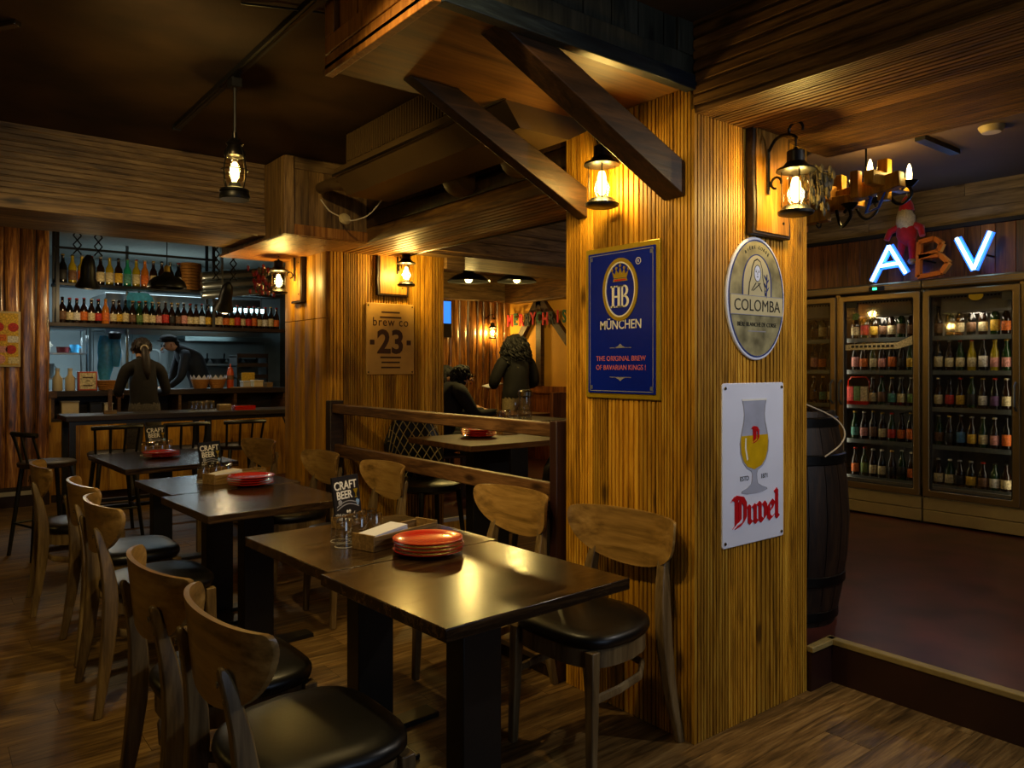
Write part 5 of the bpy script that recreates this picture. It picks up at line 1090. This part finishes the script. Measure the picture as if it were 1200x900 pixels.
neon('V', 'glowing blue-white neon letter V above the right cooler', 2.29, [[(-.11, .265), (.005, .02)], [(.005, .02), (.115, .285)]], True)
# ------------------------------------------------------------------ chandelier of timber blocks and iron arms
cx, cy, cz = 4.45, 2.38, 2.36
ch = thing('timber_chandelier', 'rustic chandelier of timber beams with iron arms and candle bulbs', 'chandelier', (cx, cy, cz))
def B(name, p0, p1, w_=.07, h_=.09, m_='orange_wood'): MB().bar(p0, p1, w_, h_).build(name, m_, ch, bevel=.004)
B('beam', (-.05, .45, .03), (-.02, -.05, .03)); B('beam', (.0, .45, .17)
, (.03, .02, .17)); B('beam', (-.24, .10, .10), (.30, .06, .10)); B('beam', (.02, .12, .06), (.0, -.34, .12)); B('block', (-.05, .30, .10), (.10, .30, .10)); B('block', (.04, -.22, .02), (.04, -.22, .26), .06, .06); B('block', (-.06, -.10, .04), (-.06, -.10, .20), .05, .05); B('beam', (-.15, -.22, .13), (.25, -.24, .13), .06, .08); B('beam', (-.12, .46, -.06), (-.10, .05, -.04), .07, .07); B('block', (-.11, .25, -.08), (-.11, .25, .06), .06, .06); B('beam', (-.26, .36, -.05), (.12, .34, -.05), .06, .07)
def arm(x, y, z, s_, lit=True):
    MB().tube(cr([(x+s_*.0, y, z), (x+s_*.02, y-.03, z-.09), (x+s_*.05, y-.07, z-.11), (x+s_*.06, y-.12, z-.06), (x+s_*.05, y-.10, z-.01), (x+s_*.04, y-.07, z-.03)]), .010, 6).build('iron_scroll', 'iron', ch)
    MB().lathe([(0, 0), (.016, 0), (.045, .03), (.05, .034), (0, .03)], 14, (x+s_*.05, y-.11, z-.02)).build('drip_cup', 'iron', ch)
    if lit:
        MB().lathe([(.014, 0), (.016, .04), (.012, .075), (.004, .10), (0, .10)], 10, (x+s_*.05, y-.11, z+.014)).build('candle_bulb', 'candle_glow', ch); light('candle_light', 'POINT', (x+s_*.05, y-.11, z+.06), 18, WARM, .022, parent=ch)
arm(0, -.02, .17, 1); arm(.06, -.22, .11, 1); arm(-.12, .30, .08, -1, False); arm(-.10, .0, -.02, -1, False); arm(.30, .10, .10, 1)
for x, y in ((0, .30), (.02, -.12)): MB().tube([(x, y, .16), (x, y, 2.80-cz)], .006, 6).build('chain', 'iron', ch)
MB().lathe([(.07, 0), (.075, .01), (.05, .03), (0, .03)], 16, (0, .3, 2.76-cz)).build('ceiling_rose', 'iron', ch)
MB().tube([(.0, -.10, .12), (.0, -.16, .04), (.02, -.12, -.04), (.01, -.20, -.02), (.02, -.24, .07)], .018, 6, flat=.4).build('ribbon', 'blue_ribbon', ch)
for x, y in ((-.02, .38), (.05, .2), (-.1, .12)): MB().tube([(x+.03*math.cos(a), y, -.05+.03*math.sin(a)) for a in [i*PI/6 for i in range(12)]], .005, 5, closed=True).build('iron_ring', 'iron', ch)
# plain red and white plush on the cooler
t = thing('plush_ornament', 'red and white felt plush on the left cooler behind the neon letter A', 'ornament', (6.235, 2.82, 2.375))
MB().blob((0, 0, .10), (.07, .08, .11), 14, jit=.05, seed=2).build('body', 'red_felt', t, sharp=80); MB().blob((-.03, .0, .20), (.055, .07, .10), 14, jit=.10, seed=3).build('fleece', 'cream_cloth', t, sharp=80); MB().lathe([(.06, 0), (.05, .05), (.025, .10), (0, .13)], 14, (-.01, 0, .27)).build('pointed_cap', 'red_felt', t, sharp=80)
for s_ in (-1, 1): MB().tube([(0, s_*.06, .15), (-.03, s_*.12, .12), (-.05, s_*.14, .05)], [.03, .027, .022], 8).build('sleeve', 'red_felt', t, sharp=80); MB().tube([(0, s_*.035, .04), (-.01, s_*.045, -.06), (-.02, s_*.05, -.12)], [.035, .028, .024], 8).build('leg', 'red_felt', t, sharp=80); MB().blob((-.03, s_*.05, -.14), (.04, .03, .025), 8).build('boot', 'cream_cloth' if s_ < 0 else 'black_matte', t)
MB().tube([(0, 0, .39), (-.01, 0, .46)], .004, 5).build('loop', 'cable_white', t)
tag(MB().box(-.03, .03, -.25, .25, 0, .03).build('ceiling_bar', 'black_paint', None, (5.03, 2.085, 2.77), (0, 0, R(90))), 'short black track bar on the cooler room ceiling', 'track')
tag(MB().lathe([(0, 0), (.05, 0), (.065, .02), (.07, .035), (0, .035)], 20).build('smoke_detector', 'cream_plastic', None, (4.93, 1.75, 2.765)), 'round pale smoke detector on the cooler room ceiling', 'smoke detector')
# ------------------------------------------------------------------ barrel
bl = thing('wooden_barrel', 'dark oak barrel standing on the platform behind the column', 'barrel', (3.37, 2.12, PZ))
nst = 20; prof = [(.235, 0), (.265, .15), (.29, .33), (.30, .50), (.29, .67), (.265, .85), (.235, 1.0)]
for i in range(nst):
    a0, a1 = 2*PI*i/nst+.006, 2*PI*(i+1)/nst-.006; vs = []
    for r_, z in prof: vs += [(r_*math.cos(a0), r_*math.sin(a0), z), (r_*math.cos((a0+a1)/2)*1.006, r_*math.sin((a0+a1)/2)*1.006, z), (r_*math.cos(a1), r_*math.sin(a1), z), ((r_-.025)*math.cos((a0+a1)/2), (r_-.025)*math.sin((a0+a1)/2), z)]
    fs = [(j*4+q, j*4+(q+1) % 4, j*4+4+(q+1) % 4, j*4+4+q) for j in range(len(prof)-1) for q in range(4)]+[(3, 2, 1, 0), tuple(range(len(prof)*4-4, len(prof)*4))]
    MB().add(vs, fs).build('stave', 'barrel_wood', bl)
for z, r_ in ((.05, .246), (.22, .277), (.78, .279), (.95, .247)): MB().lathe([(r_, z-.025), (r_+.006, z-.02), (r_+.006, z+.02), (r_-.002, z+.025)], 40, caps=False).build('hoop', 'iron', bl)
MB().lathe([(0, .97), (.23, .97), (.23, .985), (0, .985)], 30).build('head', 'barrel_wood', bl)
tag(MB().tube(cr([(3.24, 1.96, 1.24), (3.36, 1.86, 1.17), (3.40, 1.82, 1.10), (3.36, 1.82, 1.04), (3.26, 1.84, .99)]), .0035, 6).build('white_cord', 'cable_white'), 'white power cord hanging over the barrel', 'cord')

# ------------------------------------------------------------------ people
def person(name, label, J, E_, hem=None, loc=(0, 0, 0), rz=0, mats=('skin',), fin=None):
    """J joints {k:(x,y,z,r)}; E_ edges (a,b,material index)"""
    keys = list(J); me = bpy.data.meshes.new('skel'); bm = bmesh.new(); sk = bm.verts.layers.skin.verify(); V = {}
    for k in keys:
        x, y, z, r_ = J[k]; v = bm.verts.new((x, y, z)); v[sk].radius = (r_, r_); V[k] = v
        v[sk].use_root = (k == 'pelvis')
    for a, b, m_ in E_: bm.edges.new((V[a], V[b]))
    bm.to_mesh(me); bm.free()
    o = bpy.data.objects.new('skel', me); C.objects.link(o); o.modifiers.new('s', 'SKIN').use_smooth_shade = True; u = o.modifiers.new('u', 'SUBSURF'); u.levels = 3; u.render_levels = 3
    dg = bpy.context.evaluated_depsgraph_get(); m2 = bpy.data.meshes.new_from_object(o.evaluated_get(dg)); bpy.data.objects.remove(o); m2.name = 'body'
    m2.materials.clear()
    for m_ in mats: m2.materials.append(MAT[m_])
    segs = [(Vector(J[a][:3]), Vector(J[b][:3]), m_, (J[a][3]+J[b][3])/2) for a, b, m_ in E_]
    def near(p):
        best = (9, 0)
        for a, b, m_, r_ in segs:
            d = b-a; q = max(0, min(1, (p-a).dot(d)/max(d.length_squared, 1e-9))); dd = (p-(a+d*q)).length/r_
            if dd < best[0]: best = (dd, m_)
        return best[1]
    for pl in m2.polygons:
        k = near(pl.center); c_ = pl.center
        if hem and k in (1, 2) and abs(c_.x) < .24 and c_.z < hem+.25: k = 1 if c_.z > hem else 2
        pl.material_index = k; pl.use_smooth = True
    ob = place(name, m2, None, loc, (0, 0, rz)); tag(ob, label, 'person'); return ob
def std(dx=0): pass
def hand(J, E_, w, d, up, side, pre, mi=0, s=1.):
    d = Vector(d).normalized(); up = Vector(up).normalized(); sd = d.cross(up).normalized()*side; wv = Vector(J[w][:3])
    pk = pre+'palm'; p = wv+d*.05*s; J[pk] = (*p, .026*s); E_.append((w, pk, mi))
    for i, (ln, of) in enumerate(((.075, -.03), (.085, -.011), (.08, .010), (.062, .029))):
        b = p+d*.035*s+sd*of*s; m_ = b+d*ln*.5*s-up*.012*s; e = b+d*ln*.85*s-up*.04*s
        for k, q, r_ in (('a', b, .0105), ('b', m_, .0095), ('c', e, .0075)): J[pre+str(i)+k] = (*q, r_*s)
        E_ += [(pk, pre+str(i)+'a', mi), (pre+str(i)+'a', pre+str(i)+'b', mi), (pre+str(i)+'b', pre+str(i)+'c', mi)]
    t1 = p-sd*.045*s+d*.0; t2 = t1+d*.04*s-sd*.01*s-up*.01*s
    J[pre+'t1'] = (*t1, .011*s); J[pre+'t2'] = (*t2, .009*s); E_ += [(pk, pre+'t1', mi), (pre+'t1', pre+'t2', mi)]
def face(ob, c, r_, f, up=(0, 0, 1), glasses_=False):
    f = Vector(f).normalized(); up = Vector(up); sd = f.cross(up).normalized(); c = Vector(c)
    MB().bar(c+f*r_*.80-up*.012, c+f*r_*1.22-up*.028, .022, .028, taper=.7).build('nose', 'skin', ob, bevel=.006)
    for s_ in (-1, 1):
        MB().blob(c+f*r_*.86+sd*.032*s_+up*.012, .011, 8).build('eye', 'hair_dark', ob); MB().blob(c+sd*r_*.92*s_-up*.01, (.012, .016, .028), 8).build('ear', 'skin', ob)
        MB().bar(c+f*r_*.90+sd*.018*s_+up*.03, c+f*r_*.80+sd*.05*s_+up*.028, .008, .006).build('eyebrow', 'hair_dark', ob)
    MB().bar(c+f*r_*.86-up*.058-sd*.022, c+f*r_*.86-up*.058+sd*.022, .012, .010).build('mouth', 'chilli', ob)
    if glasses_:
        for s_ in (-1, 1):
            q = c+f*r_*1.0+sd*.036*s_+up*.012; MB().tube([q+sd*(.028*math.cos(a))+up*(.022*math.sin(a)) for a in [i*PI/6 for i in range(12)]], .003, 5, closed=True).build('glasses_rim', 'black_paint', ob); MB().tube([q+sd*.02*s_, c+sd*r_*.95*s_+up*.012], .003, 5).build('glasses_arm', 'black_paint', ob)
def hairmesh(ob, c, r_, mat, jit=.06, sx=(1, 1, 1), cut=None, seed=1, name='hair', n=20):
    m = MB(); m.blob(c, tuple(r_*q for q in sx), n, jit=jit, seed=seed); return m.build(name, mat, ob, sharp=180)
def strands(ob, c, R_, n, L, curl, mat, seed, zmin=-.3, front=None, rad=.008):
    r_ = random.Random(seed); m = MB(); c = Vector(c)
    for i in range(n):
        z = r_.uniform(zmin, 1); a = r_.uniform(0, 2*PI); q = math.sqrt(1-z*z); d = Vector((q*math.cos(a), q*math.sin(a), z))
        if front is not None and d.dot(Vector(front)) > .45 and z < .6: continue
        p = c+Vector((d.x*R_[0], d.y*R_[1], d.z*R_[2])); ln = L*r_.uniform(.6, 1.1); ph = r_.uniform(0, 6); pts = []
        for k in range(8):
            t = k/7; o = Vector((d.x*.35*(t-.6*t*t), d.y*.35*(t-.6*t*t), -t*(.35+.65*min(1, t*2))))*ln
            pts.append(p+o+Vector((math.cos(ph+t*9), math.sin(ph+t*9), 0))*curl*(.3+t))
        m.tube(pts, [rad, rad*1.2, rad*1.2, rad*1.1, rad, rad*.9, rad*.7, rad*.3], 5)
    m.blob(c, tuple(x*.98 for x in R_), 16, jit=.03, seed=seed); return m.build('hair', mat, ob, sharp=180)
# waitress with ponytail, seen from behind, leaning at the pass (facing +Y)
J = {'pelvis': (0, 0, .93, .135), 'waist': (0, .0, 1.06, .125), 'chest': (0, .03, 1.26, .150), 'neckb': (0, .06, 1.42, .085), 'neck': (0, .085, 1.48, .052), 'head': (0, .115, 1.57, .078), 'crown': (0, .125, 1.645, .070),
     'sL': (-.165, .04, 1.38, .065), 'eL': (-.235, .06, 1.13, .050), 'wL': (-.17, .30, 1.12, .034), 'sR': (.165, .04, 1.38, .065), 'eR': (.235, .06, 1.13, .050), 'wR': (.17, .30, 1.12, .034),
     'hL': (-.085, .0, .90, .105), 'kL': (-.095, .02, .48, .068), 'aL': (-.10, -.02, .09, .045), 'fL': (-.105, .12, .04, .04), 'hR': (.085, .0, .90, .105), 'kR': (.095, .02, .48, .068), 'aR': (.10, -.02, .09, .045), 'fR': (.105, .12, .04, .04)}
EB = [('pelvis', 'waist', 1), ('waist', 'chest', 1), ('chest', 'neckb', 1), ('neckb', 'neck', 0), ('neck', 'head', 0), ('head', 'crown', 0), ('neckb', 'sL', 1), ('sL', 'eL', 1), ('eL', 'wL', 1), ('neckb', 'sR', 1), ('sR', 'eR', 1), ('eR', 'wR', 1),
      ('pelvis', 'hL', 2), ('hL', 'kL', 2), ('kL', 'aL', 2), ('aL', 'fL', 3), ('pelvis', 'hR', 2), ('hR', 'kR', 2), ('kR', 'aR', 2), ('aR', 'fR', 3)]
E1 = list(EB); hand(J, E1, 'wL', (.2, 1, -.1), (0, 0, 1), 1, 'l'); hand(J, E1, 'wR', (-.2, 1, -.1), (0, 0, 1), -1, 'r')
p = person('person', 'person with a ponytail in a dark brown top and jeans at the kitchen pass', J, E1, hem=1.03, loc=(1.86, 8.5, 0), mats=('skin', 'cloth_brown', 'denim', 'black_matte'))
strands(p, (0, .105, 1.61), (.092, .105, .10), 90, .05, .002, 'hair_brown', 2, zmin=-.1, front=(0, 1, -.2), rad=.007); MB().tube([(0, .03, 1.60), (0, -.03, 1.57), (.005, -.06, 1.48), (.01, -.085, 1.36), (.012, -.09, 1.27)], [.03, .035, .045, .038, .012], 10).build('ponytail', 'hair_brown', p, sharp=180); MB().tube([(.033*math.cos(a), -.012, 1.59+.033*math.sin(a)) for a in [i*PI/6 for i in range(12)]], .008, 5, closed=True).build('hair_tie', 'cable_white', p)
for s_ in (-1, 1): MB().blob((s_*.075, .125, 1.56), (.012, .018, .03), 8).build('ear', 'skin', p)
# cook bending to the left
J = {'pelvis': (.20, 0, .95, .135), 'waist': (.20, 0, 1.08, .13), 'chest': (.10, -.02, 1.36, .155), 'neckb': (-.04, -.03, 1.49, .085), 'neck': (-.10, -.03, 1.52, .055), 'head': (-.185, -.03, 1.535, .080), 'crown': (-.215, -.03, 1.60, .072),
     'sL': (-.03, -.20, 1.42, .068), 'eL': (-.10, -.24, 1.15, .052), 'wL': (-.22, -.12, 1.02, .034), 'sR': (-.02, .14, 1.42, .068), 'eR': (-.09, .2, 1.15, .052), 'wR': (-.22, .12, 1.02, .034),
     'hL': (.20, -.085, .90, .105), 'kL': (.20, -.09, .48, .068), 'aL': (.22, -.09, .09, .045), 'fL': (.08, -.09, .04, .04), 'hR': (.20, .085, .90, .105), 'kR': (.20, .09, .48, .068), 'aR': (.22, .09, .09, .045), 'fR': (.08, .09, .04, .04)}
E2 = list(EB); hand(J, E2, 'wL', (-1, .1, -.3), (0, 0, 1), 1, 'l'); hand(J, E2, 'wR', (-1, -.1, -.3), (0, 0, 1), -1, 'r')
p = person('person', 'cook in a navy jacket and black cap bending over in the kitchen', J, E2, loc=(2.63, 9.93, .12), mats=('skin', 'cloth_navy', 'cloth_black', 'black_matte'))
face(p, (-.195, -.03, 1.555), .088, (-.85, -.25, -.45)); MB().blob((-.19, -.03, 1.625), (.105, .095, .055), 16).build('cap', 'black_matte', p, sharp=180); MB().blob((-.27, -.03, 1.60), (.06, .07, .012), 12).build('cap_brim', 'black_matte', p, sharp=180); MB().blob((-.10, -.03, 1.575), (.035, .08, .045), 12).build('hair', 'hair_dark', p)
# standing guest with curly hair, seen from behind, arms forward
J = {'pelvis': (0, 0, .88, .125), 'waist': (0, 0, 1.0, .150), 'chest': (0, .01, 1.18, .172), 'neckb': (0, .01, 1.32, .09), 'neck': (0, .02, 1.37, .05), 'head': (0, .04, 1.45, .076), 'crown': (0, .045, 1.52, .07),
     'sL': (-.17, .0, 1.26, .082), 'eL': (-.265, .04, 1.02, .07), 'wL': (-.16, .24, .98, .032), 'sR': (.17, .0, 1.26, .082), 'eR': (.265, .04, 1.02, .07), 'wR': (.16, .24, .98, .032),
     'hL': (-.08, .0, .84, .105), 'kL': (-.09, .02, .45, .068), 'aL': (-.09, -.02, .09, .045), 'fL': (-.095, .12, .04, .04), 'hR': (.08, .0, .84, .105), 'kR': (.09, .02, .45, .068), 'aR': (.09, -.02, .09, .045), 'fR': (.095, .12, .04, .04)}
E3 = list(EB); hand(J, E3, 'wL', (-.1, 1, 0), (0, 0, 1), 1, 'l'); hand(J, E3, 'wR', (-.3, 1, 0), (0, 0, 1), -1, 'r')
p = person('person', 'person with curly dark hair, black jacket and jeans standing in the rear room', J, E3, hem=.86, loc=(5.36, 6.74, PZ), rz=-.25, mats=('skin', 'cloth_black', 'denim_light', 'black_matte'))
strands(p, (0, .01, 1.455), (.135, .125, .125), 230, .17, .032, 'hair_dark', 4, zmin=-.5, front=(0, 1, -.2), rad=.010)
# the phone-sized menu she holds
tag(MB().box(-.11, .11, -.07, .07, 0, .006).build('paper_menu', 'white_paper', None, (5.27, 7.06, 1.19), (R(8), R(-12), .0)), 'thin white menu held by the standing guest', 'paper')
# seated guest in profile with glasses, and the guest behind
def seated(label, loc, rz, top, lean, gl, hm, hl=.06):
    J = {'pelvis': (0, 0, .52, .14), 'waist': (0, .03, .66, .135), 'chest': (0, .10+lean, .88, .160), 'neckb': (0, .16+lean, 1.01, .09), 'neck': (0, .20+lean, 1.05, .055), 'head': (0, .245+lean, 1.10, .078), 'crown': (0, .25+lean, 1.17, .070),
         'sL': (-.17, .14+lean, .97, .075), 'eL': (-.23, .26+lean, .75, .06), 'wL': (-.13, .50+lean, .775, .036), 'sR': (.17, .14+lean, .97, .075), 'eR': (.23, .26+lean, .75, .06), 'wR': (.13, .50+lean, .775, .036),
         'hL': (-.09, .05, .50, .11), 'kL': (-.11, .46, .50, .078), 'aL': (-.11, .44, .09, .048), 'fL': (-.11, .58, .04, .04), 'hR': (.09, .05, .50, .11), 'kR': (.11, .46, .50, .078), 'aR': (.11, .44, .09, .048), 'fR': (.11, .58, .04, .04)}
    E_ = list(EB); hand(J, E_, 'wL', (.3, 1, 0), (0, 0, 1), 1, 'l'); hand(J, E_, 'wR', (-.3, 1, 0), (0, 0, 1), -1, 'r')
    p = person('person', label, J, E_, loc=loc, rz=rz, mats=('skin', top, 'cloth_black', 'black_matte'))
    face(p, (0, .255+lean, 1.125), .088, (0, 1, -.25), glasses_=gl)
    strands(p, (0, .225+lean, 1.145), (.092, .098, .088), 110, hl, .006, 'hair_dark', hm, zmin=-.2, front=(0, 1, -.1), rad=.008)
    MB().blob((0, .12+lean, .985), (.13, .07, .06), 14, jit=.05, seed=3).build('hood', top, p, sharp=180); return p
seated('seated person in a black hooded jacket and glasses leaning over the rear table', (3.89, 6.08, PZ), -1.72, 'cloth_black', .02, True, 5)
seated('seated person half hidden behind the far pillar, face toward the room', (4.33, 6.92, PZ), -2.55, 'cloth_black', -.05, False, 7, .2)
for i, (x, y, rz) in enumerate(((3.89, 6.08, -1.72), (4.33, 6.92, -2.55))):
    t = thing('guest_chair', ['dark chair under the seated guest with glasses', 'dark chair under the guest half hidden by the pillar'][i], 'chair', (x, y, PZ), rz, 'guest chairs in the rear room'); MB().box(-.2, .2, -.2, .2, .36, .385).build('seat', 'dark_wood', t, bevel=.01); MB().box(-.2, .2, -.24, -.21, .5, .80).build('backrest', 'black_paint', t, bevel=.01)
    for sx_ in (-.18, .18):
        MB().box(sx_-.018, sx_+.018, .16, .196, 0, .36).build('leg', 'dark_wood', t); MB().box(sx_-.018, sx_+.018, -.23, -.195, 0, .80).build('leg', 'dark_wood', t)
